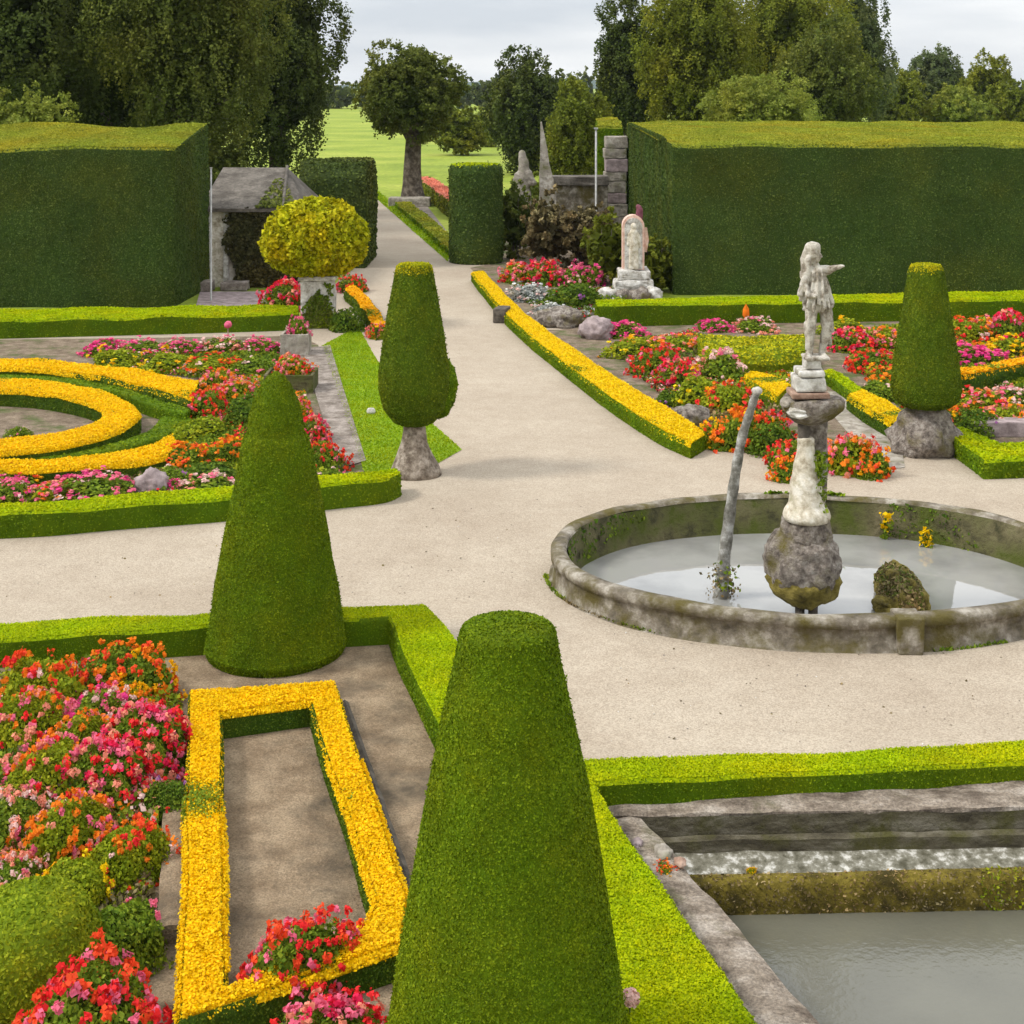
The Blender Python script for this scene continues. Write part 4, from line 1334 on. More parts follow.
for i, (dx, dy, r, m, lb) in enumerate([(-0.85, -0.35, 0.26, 'white', 'whitish rubble stone on the path side of the stele plinth'), (-0.35, -0.62, 0.24, 'rock', 'reddish rubble stone before the stele plinth'),
                                        (0.15, -0.66, 0.28, 'rock', 'brown rubble stone in front of the stele'), (0.62, -0.5, 0.27, 'white', 'pale rubble stone at the hedge side of the stele plinth')]):
    mb = MB()
    rock(mb, (s[0] + dx, s[1] + dy, 0.12), (r * 1.25, r, r), M[m], 0.4, 3, 20 + i, flat=-0.13)
    tag(mb.build('rubble_stone', loc=(s[0] + dx, s[1] + dy, 0)), lb, 'stone', 'rubble stones at the stele')

# ---------------------------------------------------------------- fountain basin
def basin_ring(prof, n=120, seed=0, wob=0.015):
    V = []
    for (o, z) in prof:
        for i in range(n):
            a = 2 * math.pi * i / n
            ex = 2.12
            cx_, sy_ = math.cos(a), math.sin(a)
            x = np.sign(cx_) * abs(cx_) ** (2 / ex) * (FA + o)
            yv = np.sign(sy_) * abs(sy_) ** (2 / ex) * (FB + o)
            V.append((FC[0] + x, FC[1] + yv, z))
    V = np.array(V)
    m = len(prof)
    Fs = [(i * n + j, i * n + (j + 1) % n, (i + 1) * n + (j + 1) % n, (i + 1) * n + j) for i in range(m - 1) for j in range(n)]
    V[:, 2] += wob * nz(V, 2.6, seed) * (V[:, 2] > 0.05)
    V[:, 0] += wob * nz(V, 3.1, seed + 1)
    V[:, 1] += wob * nz(V, 3.1, seed + 2)
    return V, Fs


fb = empty('fountain_basin', (FC[0], FC[1], 0), 'low oval mossy stone fountain basin on the gravel, filled with water coloured pale for the reflected sky', 'fountain basin')
FL = (FC[0], FC[1], 0)
mb = MB()
V, Fs = basin_ring([(0.07, 0.0), (0.02, 0.03), (-0.0, 0.16), (-0.01, 0.29), (0.03, 0.30), (0.035, 0.38), (0.0, 0.42), (-0.08, 0.43), (-0.17, 0.42), (-0.20, 0.38)], 140, 5, 0.022)
mb.add(V, Fs, M['rimstone'])
mb.build('rim', fb, loc=FL)
mb = MB()
V, Fs = basin_ring([(-0.20, 0.381), (-0.24, 0.20), (-0.27, -0.0), (-0.33, -0.22)], 140, 9, 0.02)
mb.add(V, Fs, M['rimmoss'])
iw = mb.build('inner_wall', fb, loc=FL)
# moss and weeds over the inner wall and along the far rim
mb = MB()
p, n = sample(V, Fs, 2600)
p[:, 0] += 0.0
keep = nz(p, 1.7, 12, 2) > 0.15
inw = np.stack([FC[0] - p[:, 0], FC[1] - p[:, 1], np.full(len(p), 1.0)], 1)
leaves(mb, p[keep], unit(inw[keep]), 0.06, M['deepleaf'], 0.5)
a_ = rng.uniform(R_(20), R_(100), 700)
pp = np.stack([FC[0] + (FA - .1) * np.cos(a_), FC[1] + (FB - .1) * np.sin(a_), 0.44 + 0.02 * rng.random(700)], 1)
keep = nz(pp, 2.5, 13, 2) > 0.1
leaves(mb, pp[keep], np.tile([0, 0, 1.0], (keep.sum(), 1)), 0.08, M['box'], 0.6)
tag(mb.build('moss', fb, loc=FL), kind='stuff')
mb = MB()
n_ = 120
pts = [(FC[0] + (FA - .24) * math.cos(2 * math.pi * i / n_), FC[1] + (FB - .24) * math.sin(2 * math.pi * i / n_)) for i in range(n_)]
V = np.array([(*q, -0.13) for q in pts] + [(FC[0], FC[1], -0.13)])
mb.add(V, [(i, (i + 1) % n_, n_) for i in range(n_)], M['wetwater'])
mb.build('water', fb, loc=FL)
mb = MB()
box(mb, (4.74, 18.40, 0), (5.06, 18.80, 0.445), M['rimstone'], 0.025, jit=0.02)
mb.build('rim_block', fb, loc=FL)

# small yellow plants on the basin rim
for (x, y, dd, lb) in ((885, 530, 23.6, 'yellow flower sprig growing on the mossy inner wall of the basin'), (925, 545, 23.2, 'tiny yellow weed in the basin rim near the hedge corner')):
    X, Y, Z = PD(x, y, dd)
    mb = MB()
    n_ = 60
    pp = np.stack([X + rng.normal(0, .04, n_), Y - .05 + rng.normal(0, .03, n_), Z + rng.uniform(0, .28, n_)], 1)
    leaves(mb, pp, sphere_dirs(n_), 0.07, PET['yellow'], 0.4)
    leaves(mb, pp - [0, 0, .15], sphere_dirs(n_), 0.07, M['deepleaf'], 0.4)
    tube(mb, [(X, Y - .05, Z - .2), (X, Y - .05, Z + .2)], [0.03, 0.02], M['deepleaf'], 6)
    tag(mb.build('weed', loc=(X, Y, Z)), lb, 'plant')

# ---------------------------------------------------------------- fountain centrepiece
dS = 20.2
ks = dS / F
cs = ((804 - 512) * ks, dS)
FX = lambda x: (x - 512) * ks
FZ = lambda y: 7 - (y - 85) * ks
fo = empty('fountain_pedestal', (cs[0], cs[1], 0), 'stacked pedestal of mossy boulder, cream vase, dark bowl and stone block in the basin', 'pedestal')
OL = (cs[0], cs[1], 0)
mb = MB()
rock(mb, (FX(803), dS, FZ(562)), (0.50, 0.48, 0.52), M['rock'], 0.16, 5, 2, 1.5)
rock(mb, (FX(806), dS, FZ(530)), (0.34, 0.34, 0.40), M['rock'], 0.14, 4, 7, 2.0)
mb.build('boulder', fo, loc=OL)
mb = MB()
rock(mb, (FX(803), dS - 0.02, FZ(578)), (0.47, 0.46, 0.36), M['mossrock'], 0.16, 4, 9, 2.0)
mb.build('moss_skirt', fo, loc=OL)
for x in (797, 810):
    mb = MB()
    tube(mb, [(FX(x), dS - 0.2, -0.2), (FX(x), dS - 0.2, 0.3)], [0.06, 0.07], M['darkstone'], 10)
    mb.build('foot', fo, loc=OL)
mb = MB()
V, Fs = lathe(refine([(23 * ks, FZ(518)), (24 * ks, FZ(514)), (22.5 * ks, FZ(509)), (18 * ks, FZ(502)), (16 * ks, FZ(492)), (15.5 * ks, FZ(482)), (13 * ks, FZ(474)), (12 * ks, FZ(464)), (9 * ks, FZ(452)), (8.2 * ks, FZ(444)), (8.4 * ks, FZ(438)), (6.5 * ks, FZ(436))], 0.03), 40, 0.07, 3, FX(805), dS - 0.05)
mb.add(V, Fs, M['cream'])
vs_ = mb.build('vase', fo, loc=OL)
mb = MB()
V, Fs = lathe(refine([(9 * ks, FZ(515)), (11 * ks, FZ(490)), (12 * ks, FZ(460)), (12 * ks, FZ(440)), (14 * ks, FZ(420))], 0.06), 24, 0.10, 6, FX(819), dS + 0.25)
mb.add(V, Fs, M['rock'])
mb.build('rear_column', fo, loc=OL)
mb = MB()
tube(mb, [(FX(803), dS - .05, FZ(440)), (FX(803), dS - .05, FZ(418))], [0.075, 0.085], M['darkstone'], 14)
mb.build('neck', fo, loc=OL)
mb = MB()
p_ = 600
pp = np.stack([FX(817) + rng.normal(0, .05, p_), dS - 0.1 + rng.normal(0, .08, p_), rng.uniform(FZ(515), FZ(450), p_)], 1)
leaves(mb, pp, sphere_dirs(p_), 0.06, M['bedleaf'], 0.4)
mb.build('ivy', fo, loc=OL)
mb = MB()
V, Fs = lathe(refine([(9 * ks, FZ(424)), (20 * ks, FZ(418)), (29 * ks, FZ(408)), (30 * ks, FZ(400)), (27 * ks, FZ(396)), (16 * ks, FZ(397))], 0.04), 36, 0.09, 14, FX(812), dS)
V[:, 2] += 0.03 * nz(V, 7, 5)
mb.add(V, Fs, M['rock'])
mb.build('bowl', fo, loc=OL)
mb = MB()
rock(mb, (FX(800), dS - .22, FZ(408)), (0.22, 0.18, 0.09), M['white'], 0.25, 4, 4, 1.6)
rock(mb, (FX(786), dS - .1, FZ(401)), (0.10, 0.12, 0.07), M['stone'], 0.25, 3, 6, 1.6)
mb.build('limescale_crust', fo, loc=OL)
mb = MB()
box(mb, (FX(789), dS - 0.25, FZ(396)), (FX(826), dS + 0.22, FZ(390) - .003), M['terracotta'], 0.02, jit=0.015)
mb.build('slab', fo, loc=OL)
mb = MB()
box(mb, (FX(793), dS - 0.21, FZ(390)), (FX(823), dS + 0.18, FZ(375)), M['white'], 0.03, jit=0.02)
box(mb, (FX(796), dS - 0.23, FZ(375) + .003), (FX(822), dS + 0.2, FZ(368)), M['white'], 0.03, jit=0.02)
box(mb, (FX(804), dS - 0.12, FZ(368) + .003), (FX(820), dS + 0.14, FZ(358)), M['white'], 0.02, jit=0.015)
mb.build('block', fo, loc=OL)

# the statue: one continuous draped figure
def B(x, y, dy=0.0):
    return (FX(x), dS + dy, FZ(y))


caps = [
    (B(814, 249), 0.092, B(814, 254), 0.088),                          # head
    (B(817, 256, -.05), 0.045, B(817, 259, -.05), 0.035), (B(819, 254, -.06), 0.022, B(820.5, 256, -.07), 0.02),   # jaw, nose
    (B(810, 248, .03), 0.075, B(806, 260, .06), 0.07), (B(806, 260, .05), 0.065, B(805, 277, .05), 0.05),           # long hair
    (B(808, 258, -.03), 0.045, B(807, 274, -.05), 0.035), (B(812, 245, 0), 0.05, B(817, 246, 0), 0.05),
    (B(814, 260), 0.05, B(816, 268), 0.06),                           # neck
    (B(809, 271), 0.075, B(827, 270), 0.07),                          # shoulders
    (B(817, 274), 0.115, B(819, 290), 0.105),                         # chest to waist
    (B(819, 290), 0.11, B(819, 303), 0.135),                          # hips
    (B(827, 270), 0.060, B(833, 267, -.10), 0.043), (B(833, 267, -.10), 0.040, B(838, 265, -.16), 0.030), (B(838, 265, -.16), 0.028, B(841, 264.5, -.19), 0.016),   # pointing arm
    (B(808, 271), 0.062, B(803, 284, -.06), 0.050), (B(803, 284, -.06), 0.046, B(806, 294, -.15), 0.036), (B(806, 294, -.15), 0.034, B(812, 294, -.17), 0.03),            # bent arm
    (B(812, 304, -.02), 0.085, B(810, 328, -.04), 0.066), (B(810, 328, -.04), 0.064, B(809, 352, .0), 0.044), (B(809, 353, .0), 0.042, B(807, 356, -.10), 0.034),            # leg
    (B(825, 304), 0.085, B(827, 328, -.03), 0.066), (B(827, 328, -.03), 0.064, B(822, 352, .03), 0.044), (B(822, 353, .03), 0.042, B(824, 356, -.07), 0.034),                # leg
]
# tunic and mantle folds
for i in range(15):
    a = 2 * math.pi * i / 15
    x0, y0 = 818 + 7.5 * math.cos(a), 0.10 * math.sin(a)
    x1, y1 = 818 + 14 * math.cos(a), 0.17 * math.sin(a)
    caps.append((B(x0, 279, y0), 0.024, B(x1, 306 + 4 * math.sin(i * 2.1), y1), 0.027))
for i, (xa, xb, yb) in enumerate([(806, 799.5, 294), (805, 801, 299), (808, 804, 303), (811, 808, 305)]):
    caps.append((B(xa, 275, -.02 + .04 * i), 0.04, B(xb, yb, .05 * i - .06), 0.034))
# hanging drapery behind one leg
for i, (xa, xb, yb) in enumerate([(829, 832, 325), (830, 834, 332), (827, 830, 340), (829, 832, 346)]):
    caps.append((B(xa, 300, .06 + .04 * i), 0.045, B(xb, yb, .08 + .04 * i), 0.038))
caps += [(B(809, 325, .08), 0.045, B(811, 355, .10), 0.05)]
caps += [(B(805, 357, y_), 0.03, B(826, 357, y_), 0.03) for y_ in (-.14, -.07, 0, .07, .14)]
V, Fs = fuse(caps, 0.0095, 2)
ang = np.arctan2(V[:, 1] - dS, V[:, 0] - FX(818))
fold = 0.015 * np.sin(ang * 12 + 3 * nz(V, 3, 33)) * ((V[:, 2] < FZ(272)) & (V[:, 2] > FZ(350)))
rad_ = np.stack([np.cos(ang), np.sin(ang)], 1)
V[:, :2] += rad_ * (fold + 0.006 * nz(V, 26, 31))[:, None]
V[:, 2] += 0.005 * nz(V, 22, 32)
mb = MB()
mb.add(V, Fs, M['statue'])
tag(mb.build('fountain_statue', loc=(FX(816), dS, FZ(358))), 'weathered white statue of a draped long-haired figure pointing, on the fountain pedestal', 'statue')

# leaning water pipe
mb = MB()
pp = [PD(721, 600, 20.9), PD(724, 560, 20.9), PD(729, 520, 20.9), PD(734.5, 480, 20.9), PD(741.5, 440, 20.9), PD(750, 412, 20.9), PD(756, 394, 20.9)]
pp = [tuple(x) for x in smooth_line(pp, 5)]
nn_ = len(pp)
rad = [0.105 - 0.055 * (i / nn_) ** 0.7 + 0.006 * math.sin(i * 1.9) for i in range(nn_)]
rad[0] = rad[1] = 0.12
wp = empty('water_pipe', (pp[0][0], 20.9, 0.03), 'grey leaning curved water pipe rising out of the basin', 'water pipe')
tube(mb, pp, rad, M['pipe'], 14)
mb.build('shaft', wp, loc=(pp[0][0], 20.9, 0.03))
mb = MB()
rock(mb, PD(757, 391, 20.9), (0.075, 0.075, 0.06), M['white'], 0.15, 3, 2)
mb.build('cap', wp, loc=(pp[0][0], 20.9, 0.03))
mb = MB()
n_ = 260
q = PD(722, 586, 20.9)
pq = np.stack([q[0] + rng.normal(0, .09, n_), q[1] + rng.normal(0, .07, n_), rng.uniform(-0.13, .30, n_)], 1)
leaves(mb, pq, sphere_dirs(n_), 0.05, M['dryleaf'], 0.4)
leaves(mb, pq[:60] + [0.03, -.05, .1], sphere_dirs(60), 0.06, M['bedleaf'], 0.4)
mb.build('foliage', wp, loc=(pp[0][0], 20.9, 0.03))
# mound standing in for rim moss and its reflection in the water
q = P(906, 598, 0.03)
mb = MB()
q = (q[0], q[1])
rock(mb, (q[0], q[1] + 0.35, -0.05), (0.28, 0.70, 0.36), M['mossrock'], 0.35, 4, 12, 1.8, flat=-0.12)
rock(mb, (q[0] - .22, q[1] + 0.0, -0.08), (0.22, 0.25, 0.12), M['mossrock'], 0.35, 4, 13, 1.8, flat=-0.06)
p_ = 1600
dd_ = sphere_dirs(p_)
dd_[:, 2] = np.abs(dd_[:, 2])
leaves(mb, np.array([q[0], q[1] + .35, -.05]) + dd_ * [.30, .72, .37], dd_, 0.05, M['dryleaf'], 0.3)
leaves(mb, np.array([q[0], q[1] + .35, -.05]) + dd_[:500] * [.30, .72, .38], dd_[:500], 0.05, M['oak'], 0.3)
tag(mb.build('moss_reflection_mound', loc=(q[0], q[1], 0)), 'brown mound standing in for moss and its reflection in the basin water beyond the pedestal', 'mossy mound')

# ---------------------------------------------------------------- sunken pond
u = (PC - PA) / np.linalg.norm(PC - PA)
v_ = (PB2 - PA) / np.linalg.norm(PB2 - PA)
mb = MB()
nb = np.array((-u[1], u[0]))
nl = np.array((v_[1], -v_[0]))
if nl[0] > 0:
    nl = -nl
corner = PA + nb * 0.58 + nl * 0.40


def slab_strip(mb, A, Bp, off, wid, z0, z1, mat, n, jit=0.03, wn=3):
    A, Bp, off = np.array(A), np.array(Bp), np.array(off)
    bm = bmesh.new()
    d_ = (Bp - A)
    rows = []
    for i in range(n + 1):
        c = A + d_ * i / n
        rr = []
        for j in range(wn + 1):
            t = j / wn
            e = c + off * wid * t
            z = z1 - (0.03 if j in (0, wn) else 0)
            z += jit * mnoise.noise(Vector((e[0] * 2.3, e[1] * 2.3, 1.7)))
            ed = (jit * 0.9 * mnoise.noise(Vector((e[0] * 3, e[1] * 3, 9))) if j in (0, wn) else 0)
            rr.append(bm.verts.new((e[0] + off[0] * ed, e[1] + off[1] * ed, z)))
        l0 = bm.verts.new((*(c + off * 0.0), z0))
        l1 = bm.verts.new((*(c + off * wid), z0))
        rows.append([l0] + rr + [l1])
    for i in range(n):
        for j in range(len(rows[0]) - 1):
            bm.faces.new((rows[i][j], rows[i + 1][j], rows[i + 1][j + 1], rows[i][j + 1]))
    for rw in (rows[0], rows[-1]):
        bm.faces.new(rw)
    bmesh.ops.recalc_face_normals(bm, faces=bm.faces)
    add_bm(mb, bm, mat, smooth=False)


pw = empty('sunken_pond', (PA[0], PA[1], 0), 'sunken rectangular stone pond with mossy inner wall and grey still water', 'pond')
PL = (PA[0], PA[1], 0)
mb = MB()
slab_strip(mb, PA - u * 0.38, PC, nb, 0.62, 0.02, 0.10, M['coping'], 46, 0.04, 5)
mb.build('coping', pw, loc=PL)
mb = MB()
slab_strip(mb, PA - v_ * -0.02, PB2, nl, 0.42, -0.1, 0.085, M['coping'], 44, 0.04, 4)
mb.build('coping', pw, loc=PL)


def quad_grid(mb, a, b, c, d, mat, nu, nv, amp=0.0, seed=0):
    a, b, c, d = (np.array(x, float) for x in (a, b, c, d))
    V = []
    for i in range(nu + 1):
        for j in range(nv + 1):
            s_, t_ = i / nu, j / nv
            V.append((a * (1 - s_) + b * s_) * (1 - t_) + (d * (1 - s_) + c * s_) * t_)
    V = np.array(V)
    if amp:
        V[:, 1] += amp * nz(V, 5, seed)
        V[:, 2] += amp * 0.5 * nz(V, 5, seed + 1)
    Fs = [(i * (nv + 1) + j, (i + 1) * (nv + 1) + j, (i + 1) * (nv + 1) + j + 1, i * (nv + 1) + j + 1) for i in range(nu) for j in range(nv)]
    mb.add(V, Fs, mat)


mb = MB()
A3, C3, B3 = (*PA, 0), (*PC, 0), (*PB2, 0)
quad_grid(mb, (PA[0], PA[1] - .015, 0.055), (PC[0], PC[1] - .015, 0.055), (PC[0], PC[1] - .07, -1.0), (PA[0], PA[1] - .07, -1.0), M['pondwall'], 40, 6, 0.02, 3)
quad_grid(mb, (PA[0] - .04, PA[1], 0.0), (PB2[0] - .04, PB2[1], 0.0), (PB2[0] + .02, PB2[1], -1.0), (PA[0] + .02, PA[1], -1.0), M['pondwall'], 30, 6, 0.02, 4)
mb.build('wall', pw, loc=PL)
mb = MB()
slab_strip(mb, (PA[0] + .06, PA[1] - .03), (PC[0], PC[1] - .03), -nb, 0.09, -0.9, -0.10, M['pondwall'], 46, 0.03, 2)
mb.build('wall_step', pw, loc=PL)
# mossy low inner wall, the wet ledge behind it
yl = PA[1] - 0.36
tx = lambda yy: PA[0] + (PB2[0] - PA[0]) * (PA[1] - yy) / (PA[1] - PB2[1])
mb = MB()
quad_grid(mb, (tx(yl) - .2, yl - .1, -0.30), (12, yl + .25, -0.30), (12, PC[1] + .02, -0.21), (PA[0] - .1, PA[1] + .02, -0.21), M['ledge'], 60, 6, 0.012, 6)
mb.build('ledge', pw, loc=PL)
mb = MB()
n_ = 70
V, Fs = strip_surface([(tx(yl - .16) + .08, yl - .17), (12, yl + .18)], [(tx(yl) + .05, yl + .0), (12, yl + .35)], 0.72, step=0.16, rnd_edge=0.05, wob=0.02, z0=-1.0, seed=60)
mb.add(V, Fs, M['moss'])
p, n = sample(V, Fs, 9000, lambda N, c: (N[:, 1] < 0.5).astype(float) + 1e-6)
leaves(mb, p, n, 0.03, M['dryleaf'], 0.4)
kk = nz(p, 1.5, 77, 2) > 0.25
leaves(mb, p[kk], n[kk], 0.035, M['limeleaf'], 0.4)
mb.build('mossy_wall', pw, loc=PL)
mb = MB()
V = np.array([(tx(yl) - .2, yl + .1, -0.60), (12, yl + .3, -0.60), (12, 5.0, -0.60), (PB2[0] - .05, 5.0, -0.60)])
mb.add(V, [(0, 1, 2, 3)], M['pondwater'])
mb.build('water', pw, loc=PL)
# small things on the pond edge
for i, (x, y, r, mt, lb) in enumerate([(663, 858, 0.075, 'stone', 'white broken stone lying on the pond coping corner'), (680, 868, 0.05, 'terracotta', 'small reddish-brown stone by the mossy pond wall end'),
                                       (637, 848, 0.045, 'purplestone', 'pinkish pebble at the hedge edge of the pond coping')]):
    q = P(x, y, 0.05)
    mb = MB()
    rock(mb, (q[0], q[1], 0.10), (r * 1.1, r * 1.6, r * 0.6), M[mt], 0.35, 3, 40 + i)
    tag(mb.build('loose_stone', loc=(q[0], q[1], 0.1)), lb, 'stone', 'loose stones on the pond edge')

# ---------------------------------------------------------------- bedding plants
PROTO = {}


def plant_meshes(key, leafmat, petals, lod, cover, tall):
    """unit dome: leaf mesh and blossom mesh, built once per kind and shared by the copies"""
    kk = (key, lod)
    if kk in PROTO:
        return PROTO[kk]
    near = lod == 'near'
    sd = len(PROTO) + 300
    rs = np.random.default_rng(sd)
    nl, ls = (8500, 0.075) if near else (2200, 0.12)
    d = sphere_dirs(nl)
    d[:, 2] = np.abs(d[:, 2]) * 1.1 - 0.15
    d = unit(d)
    bump = lambda q: 1 + 0.22 * nz(q, 3.0, sd, 2) + 0.12 * nz(q, 8.0, sd + 1, 1)
    rad = bump(d) * (1 - 0.30 * np.abs(rng.normal(size=nl)).clip(0, 1.6) * 0.6)
    p = d * rad[:, None]
    p[:, 2] = p[:, 2].clip(0.0, None)
    mb = MB()
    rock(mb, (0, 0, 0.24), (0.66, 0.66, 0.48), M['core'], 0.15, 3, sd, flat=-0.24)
    leaves(mb, p, d, ls, M[leafmat], 0.45, 0.4)
    fol = mb.mesh('foliage')
    blo = None
    if petals:
        names = list(petals)
        wts = np.array([petals[x] for x in names], float)
        wts /= wts.sum()
        nb_, pb, bs = (int(112 * cover), 20, 0.112) if near else (int(72 * cover), 8, 0.14)
        bd = sphere_dirs(nb_ * 3)
        bd = bd[bd[:, 2] > -0.08][:nb_]
        bd[:, 2] = np.abs(bd[:, 2])
        # blossoms gather in drifts of one colour
        ph = rs.uniform(0, 6.28, size=len(names))
        mb = MB()
        col = rs.choice(len(names), len(bd), p=wts)
        for i in range(len(names)):
            b = bd[col == i]
            if not len(b):
                continue
            cpos = b * (bump(b) * (1.0 + 0.04 * rs.random(len(b)) + 0.22 * rs.random(len(b)) ** 4))[:, None]
            size = bs * rs.uniform(0.6, 1.25, len(b))
            o = sphere_dirs(len(b) * pb)
            nrm = np.repeat(b, pb, 0)
            o = unit(o + nrm * 0.9)
            pts = np.repeat(cpos, pb, 0) + o * np.repeat(size, pb)[:, None] * (0.35 + 0.65 * rng.random((len(b) * pb, 1)))
            leaves(mb, pts, o, bs * (0.62 if near else 0.85), PET[names[i]], 0.15, 0.5)
        blo = mb.mesh('blossoms')
    PROTO[kk] = (fol, blo)
    return PROTO[kk]


KINDS = {
    'red': ('bedleaf', {'red': 5, 'scarlet': 4, 'pink': 2}, 1.5),
    'redlight': ('limeleaf', {'red': 3, 'pink': 3, 'salmon': 4, 'orange': 2}, 1.2),
    'crimson': ('bedleaf', {'red': 5, 'pink': 4, 'crimson': 4, 'salmon': 3}, 1.8),
    'pink': ('bedleaf', {'pink': 5, 'magenta': 3, 'palepink': 2}, 1.4),
    'magenta': ('bedleaf', {'magenta': 6, 'pink': 3}, 1.8),
    'orange': ('bedleaf', {'orange': 6, 'scarlet': 3, 'gold': 2}, 1.4),
    'orangepink': ('limeleaf', {'orange': 3, 'salmon': 3, 'pink': 2}, 1.3),
    'sparse': ('limeleaf', {'scarlet': 3, 'orange': 3, 'red': 2, 'palepink': 1}, 0.8),
    'dusty': ('bedleaf', {'palepink': 4, 'salmon': 4, 'pink': 2}, 1.2),
    'gold': ('limeleaf', {'gold': 5, 'yellow': 4, 'orange': 1}, 1.2),
    'amber': ('limeleaf', {'orange': 5, 'gold': 5}, 1.9),
    'lime': ('limeleaf', {'gold': 2, 'lemon': 2}, 0.25),
    'green': ('bedleaf', {'pink': 3, 'palepink': 1}, 0.10),
    'deep': ('deepleaf', {'red': 2, 'purple': 2}, 0.12),
    'plain': ('limeleaf', None, 0),
    'plaindeep': ('deepleaf', None, 0),
    'silver': ('greyleaf', {'white': 3, 'palepink': 1}, 0.5),
}
CAT = dict(red='flowering bush')


def plant(kind, x, yb, wpx, ytop, label, group):
    X, Y = P(x, yb)
    k = Y / F
    r = wpx * k / 2 * 1.08
    h = min(max(0.12, 0.55 * r, (yb - ytop) * k * 0.74), 1.12 * r)
    lod = 'near' if Y < 17.5 else 'far'
    lm, pt, cv = KINDS[kind]
    fol, blo = plant_meshes(kind, lm, pt, lod, cv, 0)
    e = empty('flowering_bush' if pt else 'green_bush', (X, Y, 0.0), label, 'bush' if not pt else 'flowering bush', group, random.uniform(0, 6.28))
    e.scale = (r, r, h)
    for nm, me in (('foliage', fol), ('blossoms', blo)):
        if me is None:
            continue
        o = bpy.data.objects.new(nm, me)
        COL.objects.link(o)
        o.parent = e
    return e


def ground_cover(poly, dens, leaf, mats, height=0.1, petals=(), pshare=0.0, seed=0):
    """loose low growth that fills a bed between its bushes"""
    o = sheet('tmp', poly, 0.012, M['bedsoil'])
    V = np.array([v.co[:] for v in o.data.vertices])
    Fs = [tuple(p.vertices) for p in o.data.polygons]
    bpy.data.objects.remove(o)
    p, n = sample(V, Fs, int(area(V, Fs) * dens))
    p[:, 2] += height * rng.random(len(p)) * (0.6 + 0.5 * nz(p, 2.0, seed, 2)).clip(0.1, 1.5)
    keep = nz(p, 1.4, seed + 5, 2) > -0.55
    p, n = p[keep], n[keep]
    zone = nz(p, 1.1, seed + 9, 2) + 0.35 * rng.normal(size=len(p))
    cuts = np.quantile(zone, np.linspace(0, 1, len(mats) + 1))
    mb = MB()
    fl = rng.random(len(p)) < pshare * (nz(p, 1.8, seed + 12, 2) > 0).astype(float) * 2
    for i, m in enumerate(mats):
        k = (zone >= cuts[i]) & (zone <= cuts[i + 1]) & ~fl
        leaves(mb, p[k], n[k], leaf, M[m], 0.9, 0.38)
    z2 = nz(p, 1.3, seed + 20, 2) + 0.3 * rng.normal(size=len(p))
    if petals:
        cuts = np.quantile(z2, np.linspace(0, 1, len(petals) + 1))
        for i, m in enumerate(petals):
            k = (z2 >= cuts[i]) & (z2 <= cuts[i + 1]) & fl
            leaves(mb, p[k] + [0, 0, 0.03], n[k], leaf * 0.95, PET[m], 0.4, 0.5)
    return tag(mb.build('ground_cover'), kind='stuff')


ground_cover([P(-60, 690), P(150, 680), P(184, 720), P(160, 800), P(150, 950), P(60, 960), P(-60, 1000)], 3000, 0.05, ['deepleaf', 'bedleaf', 'limeleaf', 'dryleaf'], 0.28, ['red', 'pink', 'orange', 'salmon', 'palepink'], 0.10, 1)
ground_cover([P(90, 356), P(270, 351), P(300, 372), P(306, 400), P(340, 480), P(240, 502), P(150, 470), P(205, 440), P(200, 380), P(110, 368)], 900, 0.07, ['deepleaf', 'bedleaf', 'limeleaf', 'bedleaf'], 0.16, ['red', 'pink', 'orange', 'palepink'], 0.07, 2)
ground_cover([P(-40, 476), P(150, 472), P(240, 480), P(238, 500), P(0, 505), P(-60, 505)], 900, 0.06, ['bedleaf', 'dryleaf', 'deepleaf'], 0.12, ['pink', 'palepink', 'red'], 0.10, 3)
ground_cover([P(610, 345), P(690, 334), P(800, 376), P(800, 430), P(800, 470), P(720, 446), P(640, 378)], 800, 0.075, ['limeleaf', 'bedleaf', 'deepleaf', 'dryleaf'], 0.2, ['red', 'orange', 'palepink', 'crimson'], 0.08, 4)
ground_cover([P(836, 336), P(1040, 312), P(1040, 420), P(950, 432), P(905, 414), P(860, 372)], 700, 0.08, ['limeleaf', 'bedleaf', 'deepleaf'], 0.2, ['red', 'orange', 'magenta', 'gold'], 0.08, 5)
ground_cover([P(505, 276), P(600, 272), P(640, 292), P(600, 318), P(560, 322), P(520, 300)], 350, 0.1, ['deepleaf', 'greyleaf', 'bedleaf'], 0.2, ['red', 'pink'], 0.05, 6)
G1 = 'bushes in the deep flower bed'
